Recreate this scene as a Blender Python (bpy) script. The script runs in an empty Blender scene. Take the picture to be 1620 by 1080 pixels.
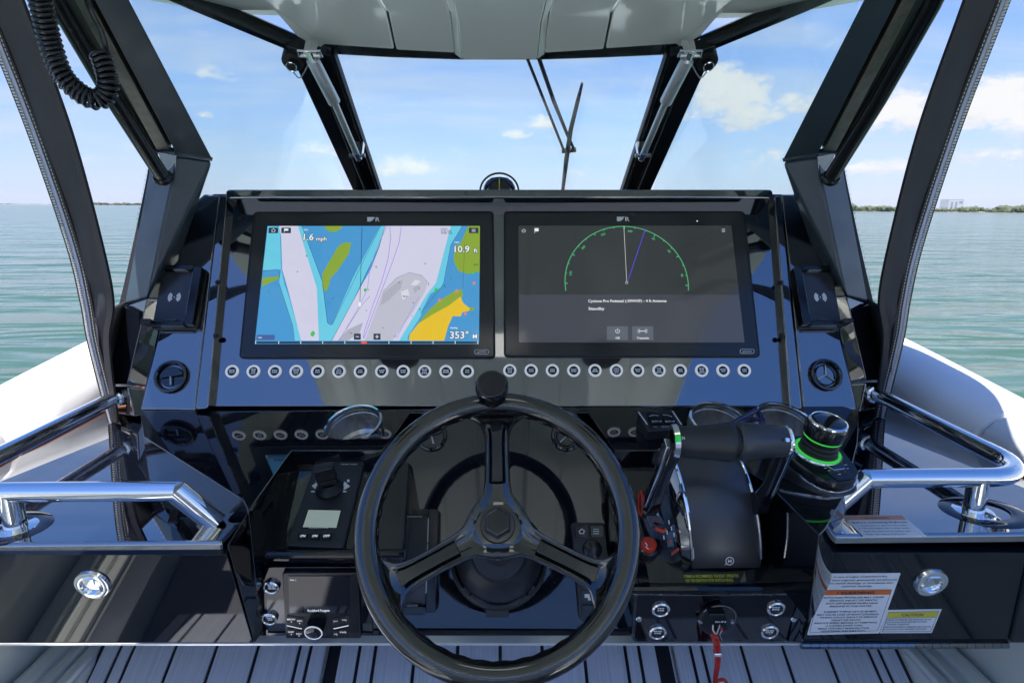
import bpy, bmesh, math, random
from mathutils import Vector as V, Matrix
random.seed(7)
S = bpy.context.scene
COL = S.collection
R_ = math.radians

# ------------------------------------------------------------------ camera
PITCH, YAW, FPX = R_(12.65), R_(1.09), 950.0
cd = bpy.data.cameras.new("camera"); cam = bpy.data.objects.new("camera", cd); COL.objects.link(cam)
cd.sensor_width = 36.0; cd.lens = 36.0 * FPX / 1620.0
cd.clip_start = 0.02; cd.clip_end = 60000.0
cam.location = (0, 0, 0); cam.rotation_euler = (math.pi / 2 - PITCH, 0, -YAW)
S.camera = cam
Fv = V((math.sin(YAW) * math.cos(PITCH), math.cos(YAW) * math.cos(PITCH), -math.sin(PITCH)))
Rv = V((math.cos(YAW), -math.sin(YAW), 0))
Uv = Rv.cross(Fv)

# ------------------------------------------------------------------ light, sky, exposure
EXPO = 1.12
S.view_settings.view_transform = 'Standard'; S.view_settings.look = 'None'
S.view_settings.exposure = EXPO; S.view_settings.gamma = 1.0
S.view_settings.use_curve_mapping = False
SUN_EL, SUN_AZ = R_(67), math.atan2(-0.45, -0.89)     # sun high behind the helm and a little to the left
sdir = V((math.sin(SUN_AZ) * math.cos(SUN_EL), math.cos(SUN_AZ) * math.cos(SUN_EL), math.sin(SUN_EL)))
sl = bpy.data.lights.new("sun", 'SUN'); sl.energy = 4.8; sl.angle = R_(0.5); sl.color = (1.0, 0.96, 0.9)
so = bpy.data.objects.new("sun", sl); COL.objects.link(so); so.location = sdir * 50
so.rotation_euler = sdir.to_track_quat('Z', 'Y').to_euler()
HEEL = R_(0.36)                                          # the boat lies a little over to starboard

W = bpy.data.worlds.new("World"); S.world = W; W.use_nodes = True
def world_nodes():
    nt = W.node_tree; nt.nodes.clear(); N = nt.nodes; L = nt.links
    def val(x, sock):
        if isinstance(x, (int, float)): sock.default_value = x
        else: L.new(x, sock)
    def m(op, a, b=0.0, c=None, clamp=False):
        n = N.new('ShaderNodeMath'); n.operation = op; n.use_clamp = clamp
        val(a, n.inputs[0]); val(b, n.inputs[1])
        if c is not None: val(c, n.inputs[2])
        return n.outputs[0]
    def sstep(x, lo, hi):
        n = N.new('ShaderNodeMapRange'); n.interpolation_type = 'SMOOTHSTEP'
        val(x, n.inputs[0]); n.inputs[1].default_value = lo; n.inputs[2].default_value = hi
        return n.outputs[0]
    def comb(x, y, z=0.0):
        n = N.new('ShaderNodeCombineXYZ'); val(x, n.inputs[0]); val(y, n.inputs[1]); val(z, n.inputs[2]); return n.outputs[0]
    def noise(vec, scale, detail=6, rough=.55, dist=0.0):
        n = N.new('ShaderNodeTexNoise'); L.new(vec, n.inputs['Vector']); n.inputs['Scale'].default_value = scale
        n.inputs['Detail'].default_value = detail; n.inputs['Roughness'].default_value = rough; n.inputs['Distortion'].default_value = dist
        return n.outputs['Fac']
    def mix(f, a, b):
        n = N.new('ShaderNodeMix'); n.data_type = 'RGBA'; val(f, n.inputs[0])
        for x, s in ((a, n.inputs[6]), (b, n.inputs[7])):
            if isinstance(x, tuple): s.default_value = x
            else: L.new(x, s)
        return n.outputs[2]
    tc = N.new('ShaderNodeTexCoord'); vr = N.new('ShaderNodeVectorRotate'); vr.rotation_type = 'Y_AXIS'
    vr.inputs['Angle'].default_value = -HEEL
    L.new(tc.outputs['Generated'], vr.inputs['Vector'])
    sx = N.new('ShaderNodeSeparateXYZ'); L.new(vr.outputs[0], sx.inputs[0])
    x, y, z = sx.outputs
    sky = N.new('ShaderNodeTexSky'); sky.sky_type = 'NISHITA'; sky.sun_disc = False
    sky.sun_elevation = SUN_EL; sky.sun_rotation = SUN_AZ % (2 * math.pi); sky.altitude = 0
    sky.air_density = 1.0; sky.dust_density = 0.15; sky.ozone_density = 2.0
    zc = m('MAXIMUM', z, 0.0)
    # thin high cloud on a layer overhead
    inv = m('DIVIDE', 1.0, m('ADD', zc, 0.16))
    px, py = m('MULTIPLY', x, inv), m('MULTIPLY', y, inv)
    c1 = noise(comb(m('MULTIPLY', px, 0.55), m('MULTIPLY', py, 1.5), 3.1), 1.5, 9, .62, .5)
    cir = m('MULTIPLY', sstep(c1, .36, .74), sstep(z, .0, .07))
    cir = m('MULTIPLY', cir, m('SUBTRACT', 1.0, m('MULTIPLY', sstep(z, .26, .55), .92)))
    # low cumulus on bearing / height
    az = m('ARCTAN2', x, y); el = m('ARCSINE', z)
    q = comb(m('MULTIPLY', az, 1.0), m('MULTIPLY', el, 1.7), 0.0)
    n1 = noise(q, 17.0, 8, .62); n2 = noise(q, 48.0, 7, .65)
    lump = m('ADD', m('MULTIPLY', m('SUBTRACT', n1, .5), 3.6), m('MULTIPLY', m('SUBTRACT', n2, .5), 1.6))
    tot = None; shade = None
    blobs = [(1152, 152, 60, 48, 1.35), (1180, 186, 58, 34, 1.2), (1112, 180, 34, 18, .75), (1280, 165, 46, 26, .85),
             (1425, 185, 70, 44, 1.0), (1562, 172, 84, 42, 1.15), (1640, 200, 60, 40, .9), (1490, 215, 40, 16, .45), (1400, 262, 60, 14, .5), (1560, 240, 70, 14, .45),
             (1700, 190, 90, 60, 1.0), (818, 214, 26, 11, .95), (850, 196, 26, 15, 1.0), (640, 268, 62, 22, .6), (500, 240, 46, 14, .7), (322, 186, 16, 10, .8), (1215, 262, 50, 22, .5), (320, 122, 40, 16, .42)]
    for (bx, by, rx, ry, w) in blobs:
        d = (Fv * FPX + Rv * (bx - 810) - Uv * (by - 540)).normalized()
        a0, e0 = math.atan2(d.x, d.y), math.asin(d.z)
        k = 1 / FPX
        da = m('MULTIPLY', m('SUBTRACT', az, a0), 1 / (rx * k)); de = m('MULTIPLY', m('SUBTRACT', el, e0), 1 / (ry * k))
        deb = m('ADD', de, m('MULTIPLY', m('MINIMUM', de, 0.0), .9))
        r2 = m('ADD', m('MULTIPLY', da, da), m('MULTIPLY', deb, deb))
        f = m('MULTIPLY', m('SUBTRACT', 1.05, r2), w)
        f = m('MAXIMUM', f, -1.5)
        tot = f if tot is None else m('MAXIMUM', tot, f)
        sh = m('MULTIPLY', sstep(m('SUBTRACT', 1.1, r2), 0, .8), de)
        shade = sh if shade is None else m('ADD', shade, sh)
    # generic far bank of small cumulus along the whole horizon
    n3 = noise(comb(m('MULTIPLY', az, 1.0), m('MULTIPLY', el, 2.6), 7.7), 9.0, 8, .6)
    band = m('SUBTRACT', m('MULTIPLY', n3, 2.6), m('ADD', 1.62, m('MULTIPLY', m('ABSOLUTE', m('SUBTRACT', el, .07)), 9.0)))
    tot = m('MAXIMUM', tot, m('MULTIPLY', band, .8))
    cum = m('MULTIPLY', sstep(m('ADD', tot, lump), .0, 1.05), sstep(z, .002, .03))
    dark = m('MULTIPLY', sstep(m('MULTIPLY', m('ADD', shade, m('MULTIPLY', m('SUBTRACT', n2, .5), 1.2)), -1.0), -.2, .9), .55)
    wht = mix(dark, (4.45, 4.45, 4.5, 1), (2.5, 2.7, 3.3, 1))
    # pale milky air low down
    low = m('MULTIPLY', m('POWER', m('SUBTRACT', 1.0, m('MINIMUM', m('MULTIPLY', zc, 2.1), 1.0)), 1.3), .80)
    base = mix(low, sky.outputs[0], (2.2, 2.75, 4.15, 1))
    cc = mix(m('MULTIPLY', cir, .62), base, (3.6, 3.9, 4.4, 1))
    cc = mix(cum, cc, wht)
    hs = N.new('ShaderNodeHueSaturation'); hs.inputs['Saturation'].default_value = 1.28; hs.inputs['Hue'].default_value = .512; L.new(cc, hs.inputs['Color'])
    bg = N.new('ShaderNodeBackground'); bg.inputs['Strength'].default_value = 0.1
    L.new(hs.outputs[0], bg.inputs['Color'])
    out = N.new('ShaderNodeOutputWorld'); L.new(bg.outputs[0], out.inputs['Surface'])
world_nodes()
S.cycles.use_denoising = True
S.cycles.max_bounces = 10; S.cycles.transparent_max_bounces = 24; S.cycles.glossy_bounces = 6
S.cycles.sample_clamp_indirect = 6.0; S.cycles.caustics_reflective = False; S.cycles.caustics_refractive = False

# ------------------------------------------------------------------ helpers
def lin(c):
    f = lambda v: (v / 255 / 12.92) if v / 255 <= .04045 else ((v / 255 + .055) / 1.055) ** 2.4
    return tuple(f(v) for v in c)

def ray(px, py): return Fv * FPX + Rv * (px - 810) - Uv * (py - 540)

class Pl:                                     # a plane of the boat, met by a sight line
    def __init__(s, p, n):
        s.p = V(p); s.n = V(n).normalized()
        x = V((1, 0, 0)); s.e1 = (x - s.n * x.dot(s.n)).normalized(); s.e2 = s.n.cross(s.e1)
    def at(s, px, py, h=0.0):
        d = ray(px, py); return d * ((s.p + s.n * h).dot(s.n) / d.dot(s.n))
    def mpp(s, px, py): return (s.at(px + .5, py) - s.at(px - .5, py)).length
    def up(s, h): return Pl(s.p + s.n * h, s.n)
def horiz(z): return Pl((0, 0, z), (0, 0, 1))
def facing(y): return Pl((0, y, 0), (0, -1, 0))
def side(x): return Pl((x, 0, 0), (-1 if x > 0 else 1, 0, 0))

def rounded(pts, r, n=4):
    out = []; k = len(pts)
    for i in range(k):
        p, a, b = pts[i], pts[i - 1], pts[(i + 1) % k]
        da, db = (a - p), (b - p)
        rr = min(r, da.length * .45, db.length * .45)
        p0, p1 = p + da.normalized() * rr, p + db.normalized() * rr
        for j in range(n + 1):
            t = j / n; out.append(p0 * (1 - t) ** 2 + p * (2 * t * (1 - t)) + p1 * t ** 2)
    return out

def smooth_path(pts, n=6):
    pts = [V(p) for p in pts]; out = []
    for i in range(len(pts) - 1):
        p0 = pts[i - 1] if i else pts[0] * 2 - pts[1]; p1, p2 = pts[i], pts[i + 1]
        p3 = pts[i + 2] if i + 2 < len(pts) else pts[-1] * 2 - pts[-2]
        for j in range(n):
            t = j / n
            out.append(.5 * ((2 * p1) + (p2 - p0) * t + (2 * p0 - 5 * p1 + 4 * p2 - p3) * t * t + (3 * p1 - p0 - 3 * p2 + p3) * t ** 3))
    out.append(pts[-1]); return out

_tm = {}
def glyphs(s):
    if s not in _tm:
        cu = bpy.data.curves.new("letters", 'FONT'); cu.body = s; cu.size = 1.0; cu.resolution_u = 2; cu.offset = .018
        ob = bpy.data.objects.new("letters", cu)
        me = ob.to_mesh()
        vs = [v.co.copy() for v in me.vertices]; fs = [tuple(p.vertices) for p in me.polygons]
        ob.to_mesh_clear(); bpy.data.objects.remove(ob); bpy.data.curves.remove(cu)
        _tm[s] = (vs, fs)
    return _tm[s]

class MB:
    def __init__(s): s.bm = bmesh.new()
    def prism(s, pts, vec):
        bm = s.bm; a = [bm.verts.new(p) for p in pts]; b = [bm.verts.new(p + vec) for p in pts]; n = len(pts)
        bm.faces.new(a); bm.faces.new(b[::-1])
        for i in range(n): bm.faces.new((a[i], b[i], b[(i + 1) % n], a[(i + 1) % n]))
        return s
    def sheet(s, pts):
        s.bm.faces.new([s.bm.verts.new(p) for p in pts]); return s
    def plate(s, pl, pxs, h0, h1, r=0, n=4):
        pts = [pl.at(x, y, h1) for x, y in pxs]
        if r: pts = rounded(pts, r, n)
        return s.prism(pts, pl.n * (h0 - h1))
    def flat(s, pl, pxs, h, r=0):
        pts = [pl.at(x, y, h) for x, y in pxs]
        if r: pts = rounded(pts, r)
        return s.sheet(pts)
    def line(s, pl, pxs, w, h):               # a printed line of w metres on a plane
        pts = [pl.at(x, y, h) for x, y in pxs]
        for a, b in zip(pts, pts[1:]):
            d = (b - a); 
            if d.length < 1e-7: continue
            t = d.normalized().cross(pl.n) * (w / 2); e = d.normalized() * (w * .3)
            s.sheet([a - e + t, b + e + t, b + e - t, a - e - t])
        return s
    def hull(s, pts):
        vs = [s.bm.verts.new(p) for p in pts]
        r = bmesh.ops.convex_hull(s.bm, input=vs)
        junk = list({g for g in list(r['geom_interior']) + list(r['geom_unused']) if isinstance(g, bmesh.types.BMVert)})
        if junk: bmesh.ops.delete(s.bm, geom=junk, context='VERTS')
        return s
    def box(s, c, size, e=None):
        e = e or (V((1, 0, 0)), V((0, 1, 0)), V((0, 0, 1))); c = V(c)
        a, b, d = e[0] * size[0] / 2, e[1] * size[1] / 2, e[2] * size[2] / 2
        return s.prism([c - a - b - d, c + a - b - d, c + a + b - d, c - a + b - d], d * 2)
    def tube(s, pts, r, seg=12, closed=False, caps=True, squash=1.0):
        pts = [V(p) for p in pts]; n = len(pts); rs = r if isinstance(r, (list, tuple)) else [r] * n
        tang = []
        for i in range(n):
            if closed: t = pts[(i + 1) % n] - pts[i - 1]
            else: t = pts[min(i + 1, n - 1)] - pts[max(i - 1, 0)]
            tang.append(t.normalized())
        up = V((0, 0, 1)) if abs(tang[0].z) < .9 else V((1, 0, 0))
        u = (up - tang[0] * up.dot(tang[0])).normalized(); rings = []
        for i in range(n):
            u = (u - tang[i] * u.dot(tang[i])).normalized(); w = tang[i].cross(u)
            rings.append([s.bm.verts.new(pts[i] + (u * math.cos(2 * math.pi * k / seg) + w * math.sin(2 * math.pi * k / seg) * squash) * rs[i]) for k in range(seg)])
        for i in range(n if closed else n - 1):
            a, b = rings[i], rings[(i + 1) % n]
            for k in range(seg): s.bm.faces.new((a[k], a[(k + 1) % seg], b[(k + 1) % seg], b[k]))
        if caps and not closed:
            s.bm.faces.new(rings[0][::-1]); s.bm.faces.new(rings[-1])
        return s
    def lathe(s, prof, org, axis, seg=28, sx=1.0, ref=None):
        """prof: (radius, height) pairs along the axis; closed where the radius is 0"""
        ax = V(axis).normalized(); ref = V(ref) if ref else (V((1, 0, 0)) if abs(ax.x) < .9 else V((0, 1, 0)))
        u = (ref - ax * ref.dot(ax)).normalized(); w = ax.cross(u); org = V(org); rings = []
        for r, h in prof:
            if r < 1e-6: rings.append([s.bm.verts.new(org + ax * h)])
            else: rings.append([s.bm.verts.new(org + ax * h + u * (r * sx * math.cos(2 * math.pi * k / seg)) + w * (r * math.sin(2 * math.pi * k / seg))) for k in range(seg)])
        for a, b in zip(rings, rings[1:]):
            for k in range(seg):
                k2 = (k + 1) % seg
                if len(a) == 1 and len(b) == 1: continue
                if len(a) == 1: s.bm.faces.new((a[0], b[k2], b[k]))
                elif len(b) == 1: s.bm.faces.new((a[k], a[k2], b[0]))
                else: s.bm.faces.new((a[k], a[k2], b[k2], b[k]))
        return s
    def loft(s, secs, closed=True, caps=True):
        rings = [[s.bm.verts.new(p) for p in sec] for sec in secs]; n = len(rings[0])
        for a, b in zip(rings, rings[1:]):
            for k in range(n if closed else n - 1): s.bm.faces.new((a[k], a[(k + 1) % n], b[(k + 1) % n], b[k]))
        if caps and closed: s.bm.faces.new(rings[0][::-1]); s.bm.faces.new(rings[-1])
        return s
    def text(s, st, pl, px, py, cap_px, h, align='C', e=None, stretch=1.0, width=None):
        vs, fs = glyphs(st)
        if not fs: return s
        sc = cap_px / .70 * pl.mpp(px, py); o = pl.at(px, py, h)
        x0 = min(v.x for v in vs); x1 = max(v.x for v in vs)
        if width: stretch = width * pl.mpp(px, py) / ((x1 - x0) * sc)
        ox = {'C': (x0 + x1) / 2, 'L': x0, 'R': x1}[align]
        e1, e2 = e or (pl.e1, pl.e2)
        nv = [s.bm.verts.new(o + e1 * ((v.x - ox) * sc * stretch) + e2 * ((v.y - .35) * sc)) for v in vs]
        for f in fs:
            try: s.bm.faces.new([nv[i] for i in f])
            except ValueError: pass
        return s
    def build(s, name, mat, parent=None, bevel=0.0, seg=2, smooth=35, recalc=True):
        bm = s.bm
        if recalc: bmesh.ops.recalc_face_normals(bm, faces=bm.faces[:])
        if parent is None:
            vs = [v.co for v in bm.verts]
            org = V(((min(v.x for v in vs) + max(v.x for v in vs)) / 2, (min(v.y for v in vs) + max(v.y for v in vs)) / 2, min(v.z for v in vs)))
        else:
            org = V((0, 0, 0)); q = parent
            while q is not None: org = org + q.location; q = q.parent
        bmesh.ops.translate(bm, verts=bm.verts[:], vec=-org)
        me = bpy.data.meshes.new(name); bm.to_mesh(me); bm.free()
        me.materials.append(mat)
        if smooth:
            me.polygons.foreach_set('use_smooth', [True] * len(me.polygons)); me.set_sharp_from_angle(angle=R_(smooth))
        o = bpy.data.objects.new(name, me); COL.objects.link(o)
        if parent is None: o.location = org
        else: o.parent = parent
        if bevel:
            b = o.modifiers.new("edge", 'BEVEL'); b.width = bevel; b.segments = seg; b.limit_method = 'ANGLE'; b.angle_limit = R_(30); b.harden_normals = True
        return o

def tag(o, label=None, cat=None, group=None, kind=None):
    for k, v in (('label', label), ('category', cat), ('group', group), ('kind', kind)):
        if v: o[k] = v
    return o
def thing(name, label, cat, loc, group=None):
    o = bpy.data.objects.new(name, None); COL.objects.link(o); o.location = loc; o.empty_display_size = .05
    return tag(o, label, cat, group)

# ------------------------------------------------------------------ materials
def mat(name, col, rough=.4, metal=0.0, ior=1.5, spec=None, coat=0.0, bump=None, var=None, rvar=None, emit=None, sub=None, aniso=0.0):
    m = bpy.data.materials.new(name); m.use_nodes = True; nt = m.node_tree; b = nt.nodes['Principled BSDF']
    b.inputs['Base Color'].default_value = (*col, 1); b.inputs['Roughness'].default_value = rough; b.inputs['Metallic'].default_value = metal
    b.inputs['IOR'].default_value = ior; b.inputs['Coat Weight'].default_value = coat; b.inputs['Coat Roughness'].default_value = .03
    if spec is not None: b.inputs['Specular IOR Level'].default_value = spec
    if emit: b.inputs['Emission Color'].default_value = (*emit[0], 1); b.inputs['Emission Strength'].default_value = emit[1]
    tc = nt.nodes.new('ShaderNodeTexCoord')
    def noise(sc, det=4, stretch=None):
        n = nt.nodes.new('ShaderNodeTexNoise'); n.inputs['Scale'].default_value = sc; n.inputs['Detail'].default_value = det
        if stretch:
            mp = nt.nodes.new('ShaderNodeMapping'); mp.inputs['Scale'].default_value = stretch
            nt.links.new(tc.outputs['Object'], mp.inputs[0]); nt.links.new(mp.outputs[0], n.inputs['Vector'])
        else: nt.links.new(tc.outputs['Object'], n.inputs['Vector'])
        return n.outputs['Fac']
    def remap(f, lo, hi, a=.3, c=.7):
        r = nt.nodes.new('ShaderNodeMapRange'); nt.links.new(f, r.inputs[0]); r.inputs[1].default_value = a; r.inputs[2].default_value = c
        r.inputs[3].default_value = lo; r.inputs[4].default_value = hi; return r.outputs[0]
    if bump:
        bn = nt.nodes.new('ShaderNodeBump'); bn.inputs['Strength'].default_value = bump[1]; bn.inputs['Distance'].default_value = bump[2] if len(bump) > 2 else .002
        nt.links.new(noise(bump[0], 5, bump[3] if len(bump) > 3 else None), bn.inputs['Height']); nt.links.new(bn.outputs[0], b.inputs['Normal'])
    if var:
        mx = nt.nodes.new('ShaderNodeMix'); mx.data_type = 'RGBA'; mx.inputs[6].default_value = (*col, 1); mx.inputs[7].default_value = (*var[1], 1)
        nt.links.new(remap(noise(var[0], 6, var[2] if len(var) > 2 else None), 0, 1), mx.inputs[0]); nt.links.new(mx.outputs[2], b.inputs['Base Color'])
    if rvar: nt.links.new(remap(noise(rvar[0], 6), rvar[1], rvar[2]), b.inputs['Roughness'])
    return m
K = 2 ** -EXPO
def glow(name, rgb, k=1.0, gloss=True):
    c = lin(rgb); m = mat(name, (.004, .004, .004), .08 if gloss else .6, emit=(c, K * k)); return m
M = {}
M['gel'] = mat('black_gelcoat', (.0045, .006, .012), .025, ior=3.1, rvar=(14, .008, .06))
M['gel2'] = mat('black_gelcoat_wing', (.0045, .006, .012), .02, ior=4.4, bump=(3.0, .02, .004))
M['matte'] = mat('matte_black_plastic', (.020, .021, .025), .40, bump=(900, .12, .0004))
M['satin'] = mat('satin_black_plastic', (.008, .009, .012), .2)
M['gloss'] = mat('glossy_black_plastic', (.005, .005, .008), .05, ior=1.7)
M['graphite'] = mat('graphite_metallic', (.06, .064, .076), .30, metal=.4, bump=(1400, .08, .0003))
M['chrome'] = mat('polished_stainless', (.86, .87, .88), .06, metal=1.0, rvar=(30, .04, .10))
M['steel'] = mat('brushed_stainless', (.62, .62, .63), .30, metal=.7, bump=(90, .25, .001, (1, 1, .02)), var=(70, (.40, .39, .40), (1, 1, .02)))
M['navy'] = mat('dark_blue_powder_coat', (.026, .044, .058), .34, ior=1.7, bump=(700, .10, .0004), rvar=(20, .28, .42))
M['frame'] = mat('black_painted_frame', (.008, .010, .011), .22, ior=1.5)
M['olive'] = mat('olive_leg_reflection', (.13, .13, .10), .45, var=(60, (.2, .19, .16)), bump=(160, .3, .001))
M['canvas'] = mat('black_canvas', (.026, .029, .038), .72, bump=(500, .25, .0008), var=(8, (.034, .037, .048)))
M['hem'] = mat('canvas_binding', (.020, .021, .030), .6, bump=(600, .3, .0006))
M['stitch'] = mat('white_thread', (.55, .54, .5), .8)
M['zip'] = mat('zipper_tape', (.42, .46, .62), .55)
M['teeth'] = mat('zipper_teeth', (.62, .62, .62), .4)
M['teethd'] = mat('zipper_tape_dark', (.012, .012, .016), .6)
M['vinyl'] = mat('white_marine_vinyl', (.78, .78, .79), .38, bump=(6, .25, .01), var=(4, (.74, .74, .76)))
M['pad'] = mat('grey_side_pad', (.20, .20, .215), .45, bump=(300, .2, .0006))
M['orange'] = mat('orange_piping', (.62, .17, .03), .5)
M['white'] = mat('white_gelcoat', (.78, .80, .78), .10, coat=.4, rvar=(5, .06, .16))
M['liner'] = mat('grey_gelcoat_liner', (.80, .83, .80), .06, ior=1.6, rvar=(6, .04, .09))
M['silver'] = mat('silver_anodised_tube', (.74, .75, .75), .32, metal=.6, rvar=(30, .28, .38))
M['gelc'] = mat('black_gelcoat_console', (.0045, .006, .010), .025, ior=1.72, rvar=(14, .008, .06))  # same gelcoat set to reflect less, so wheel panel, pods and shelf look darker
def dusty(m):                       # a few pale specks of dried salt and dust
    nt = m.node_tree; b = nt.nodes['Principled BSDF']; tc = nt.nodes.new('ShaderNodeTexCoord')
    vo = nt.nodes.new('ShaderNodeTexVoronoi'); vo.inputs['Scale'].default_value = 75; nt.links.new(tc.outputs['Object'], vo.inputs['Vector'])
    lt = nt.nodes.new('ShaderNodeMath'); lt.operation = 'LESS_THAN'; lt.inputs[1].default_value = .055; nt.links.new(vo.outputs['Distance'], lt.inputs[0])
    nz = nt.nodes.new('ShaderNodeTexNoise'); nz.inputs['Scale'].default_value = 9; nt.links.new(tc.outputs['Object'], nz.inputs['Vector'])
    gt = nt.nodes.new('ShaderNodeMath'); gt.operation = 'GREATER_THAN'; gt.inputs[1].default_value = .55; nt.links.new(nz.outputs['Fac'], gt.inputs[0])
    ml = nt.nodes.new('ShaderNodeMath'); ml.operation = 'MULTIPLY'; nt.links.new(lt.outputs[0], ml.inputs[0]); nt.links.new(gt.outputs[0], ml.inputs[1])
    mx = nt.nodes.new('ShaderNodeMix'); mx.data_type = 'RGBA'; mx.inputs[6].default_value = b.inputs['Base Color'].default_value; mx.inputs[7].default_value = (.16, .16, .17, 1)
    nt.links.new(ml.outputs[0], mx.inputs[0]); nt.links.new(mx.outputs[2], b.inputs['Base Color'])
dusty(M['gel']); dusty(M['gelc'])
M['well'] = mat('cup_well_steel', (.62, .61, .59), .26, metal=.85, var=(80, (.34, .33, .34), (1, 1, .02)))
M['cast'] = mat('polished_black_casting', (.02, .022, .03), .06, ior=4.2)
M['door'] = mat('black_gelcoat_door', (.005, .007, .012), .03, ior=1.5, rvar=(9, .02, .05))
M['rubber'] = mat('black_rubber', (.010, .010, .012), .55)
M['red'] = mat('red_plastic', (.60, .035, .015), .25)
M['redcord'] = mat('red_cord', (.5, .025, .02), .4)
M['print'] = mat('white_print', (.8, .8, .8), .5)
M['printr'] = mat('red_print', (.6, .06, .04), .5)
M['printy'] = mat('yellow_print', (.72, .70, .06), .5)
M['sticker'] = mat('white_sticker', (.84, .86, .90), .35)
M['orangep'] = mat('orange_print', (.75, .17, .03), .4)
M['yellowp'] = mat('yellow_band', (.75, .65, .05), .4)
M['ink'] = mat('black_ink', (.02, .02, .03), .5)
M['inkn'] = mat('navy_ink', (.02, .03, .10), .5)
M['ring'] = mat('lit_button_ring', (.72, .73, .74), .3, emit=(lin((225, 229, 235)), .38 * K))
M['sole'] = mat('grey_sole_decking', (.26, .27, .31), .6, var=(40, (.31, .32, .37), (14, .4, 1)))
M['litprint'] = mat('backlit_print', (.7, .7, .7), .5, emit=(lin((215, 220, 230)), .7 * K))
M['addglow'] = mat('added_panel_glow', (.78, .78, .78), .3, emit=((1, .97, .92), 1.6 * K))
M['btn'] = mat('dark_button_cap', (.012, .013, .026), .22)
M['lcd'] = mat('grey_green_lcd', lin((110, 122, 118)), .15, emit=(lin((150, 165, 158)), .6 * K))
M['blueg'] = mat('dark_blue_frame', (.012, .018, .10), .15)
M['bezel'] = mat('display_bezel_glass', (.026, .027, .029), .16, ior=1.5)
M['groove'] = mat('dark_caulk', (.012, .013, .02), .5)
M['lock'] = mat('green_marker', (.02, .5, .06), .3, emit=((.02, .6, .08), .35 * K))

def carbon():
    m = mat('carbon_fibre', (.005, .005, .005), .035, ior=1.9); nt = m.node_tree; b = nt.nodes['Principled BSDF']
    tc = nt.nodes.new('ShaderNodeTexCoord'); ck = nt.nodes.new('ShaderNodeTexChecker'); ck.inputs['Scale'].default_value = 420
    ck.inputs[1].default_value = (.0095, .0095, .008, 1); ck.inputs[2].default_value = (.005, .005, .005, 1)
    nt.links.new(tc.outputs['Object'], ck.inputs[0]); nt.links.new(ck.outputs[0], b.inputs['Base Color'])
    return m
M['carbon'] = carbon()

def decking():
    m = mat('grey_teak_decking', (.36, .38, .46), .55); nt = m.node_tree; b = nt.nodes['Principled BSDF']
    tc = nt.nodes.new('ShaderNodeTexCoord'); mp = nt.nodes.new('ShaderNodeMapping'); mp.inputs['Scale'].default_value = (260, 4, 4)
    oi = nt.nodes.new('ShaderNodeObjectInfo'); ad = nt.nodes.new('ShaderNodeVectorMath'); ad.operation = 'ADD'
    nt.links.new(tc.outputs['Object'], ad.inputs[0]); nt.links.new(oi.outputs['Random'], ad.inputs[1])
    nt.links.new(ad.outputs[0], mp.inputs[0])
    n = nt.nodes.new('ShaderNodeTexNoise'); n.inputs['Scale'].default_value = 1.0; n.inputs['Detail'].default_value = 6; nt.links.new(mp.outputs[0], n.inputs['Vector'])
    cr = nt.nodes.new('ShaderNodeValToRGB'); cr.color_ramp.elements[0].position = .32; cr.color_ramp.elements[1].position = .7
    cr.color_ramp.elements[0].color = (.55, .58, .68, 1); cr.color_ramp.elements[1].color = (.70, .74, .86, 1)
    nt.links.new(n.outputs['Fac'], cr.inputs[0]); nt.links.new(cr.outputs[0], b.inputs['Base Color'])
    bn = nt.nodes.new('ShaderNodeBump'); bn.inputs['Strength'].default_value = .35; bn.inputs['Distance'].default_value = .001
    nt.links.new(n.outputs['Fac'], bn.inputs['Height']); nt.links.new(bn.outputs[0], b.inputs['Normal']); return m
M['deck'] = decking()

def glass(name, tint, film=.03):
    m = bpy.data.materials.new(name); m.use_nodes = True; nt = m.node_tree; N = nt.nodes; N.clear()
    t = N.new('ShaderNodeBsdfTransparent'); t.inputs[0].default_value = (*tint, 1)
    g = N.new('ShaderNodeBsdfGlossy'); g.inputs['Roughness'].default_value = .01; g.inputs[0].default_value = (1, 1, 1, 1)
    fr = N.new('ShaderNodeFresnel'); fr.inputs[0].default_value = 1.3
    mx = N.new('ShaderNodeMixShader'); o = N.new('ShaderNodeOutputMaterial')
    ge = N.new('ShaderNodeNewGeometry'); iv = N.new('ShaderNodeMath'); iv.operation = 'SUBTRACT'; iv.inputs[0].default_value = 1.0; nt.links.new(ge.outputs['Backfacing'], iv.inputs[1])
    ml = N.new('ShaderNodeMath'); ml.operation = 'MULTIPLY'; nt.links.new(fr.outputs[0], ml.inputs[0]); nt.links.new(iv.outputs[0], ml.inputs[1])
    nt.links.new(ml.outputs[0], mx.inputs[0]); nt.links.new(t.outputs[0], mx.inputs[1]); nt.links.new(g.outputs[0], mx.inputs[2])
    df = N.new('ShaderNodeBsdfTranslucent'); df.inputs[0].default_value = (.8, .85, .85, 1); m2 = N.new('ShaderNodeMixShader')
    tc = N.new('ShaderNodeTexCoord'); nz = N.new('ShaderNodeTexNoise'); nz.inputs['Scale'].default_value = 3.0; nz.inputs['Detail'].default_value = 5; nt.links.new(tc.outputs['Object'], nz.inputs['Vector'])
    mr = N.new('ShaderNodeMapRange'); mr.inputs[1].default_value = .35; mr.inputs[2].default_value = .75; mr.inputs[3].default_value = film * .4; mr.inputs[4].default_value = film * 1.6
    nt.links.new(nz.outputs['Fac'], mr.inputs[0]); nt.links.new(mr.outputs[0], m2.inputs[0])
    nt.links.new(mx.outputs[0], m2.inputs[1]); nt.links.new(df.outputs[0], m2.inputs[2]); nt.links.new(m2.outputs[0], o.inputs[0]); return m
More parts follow.
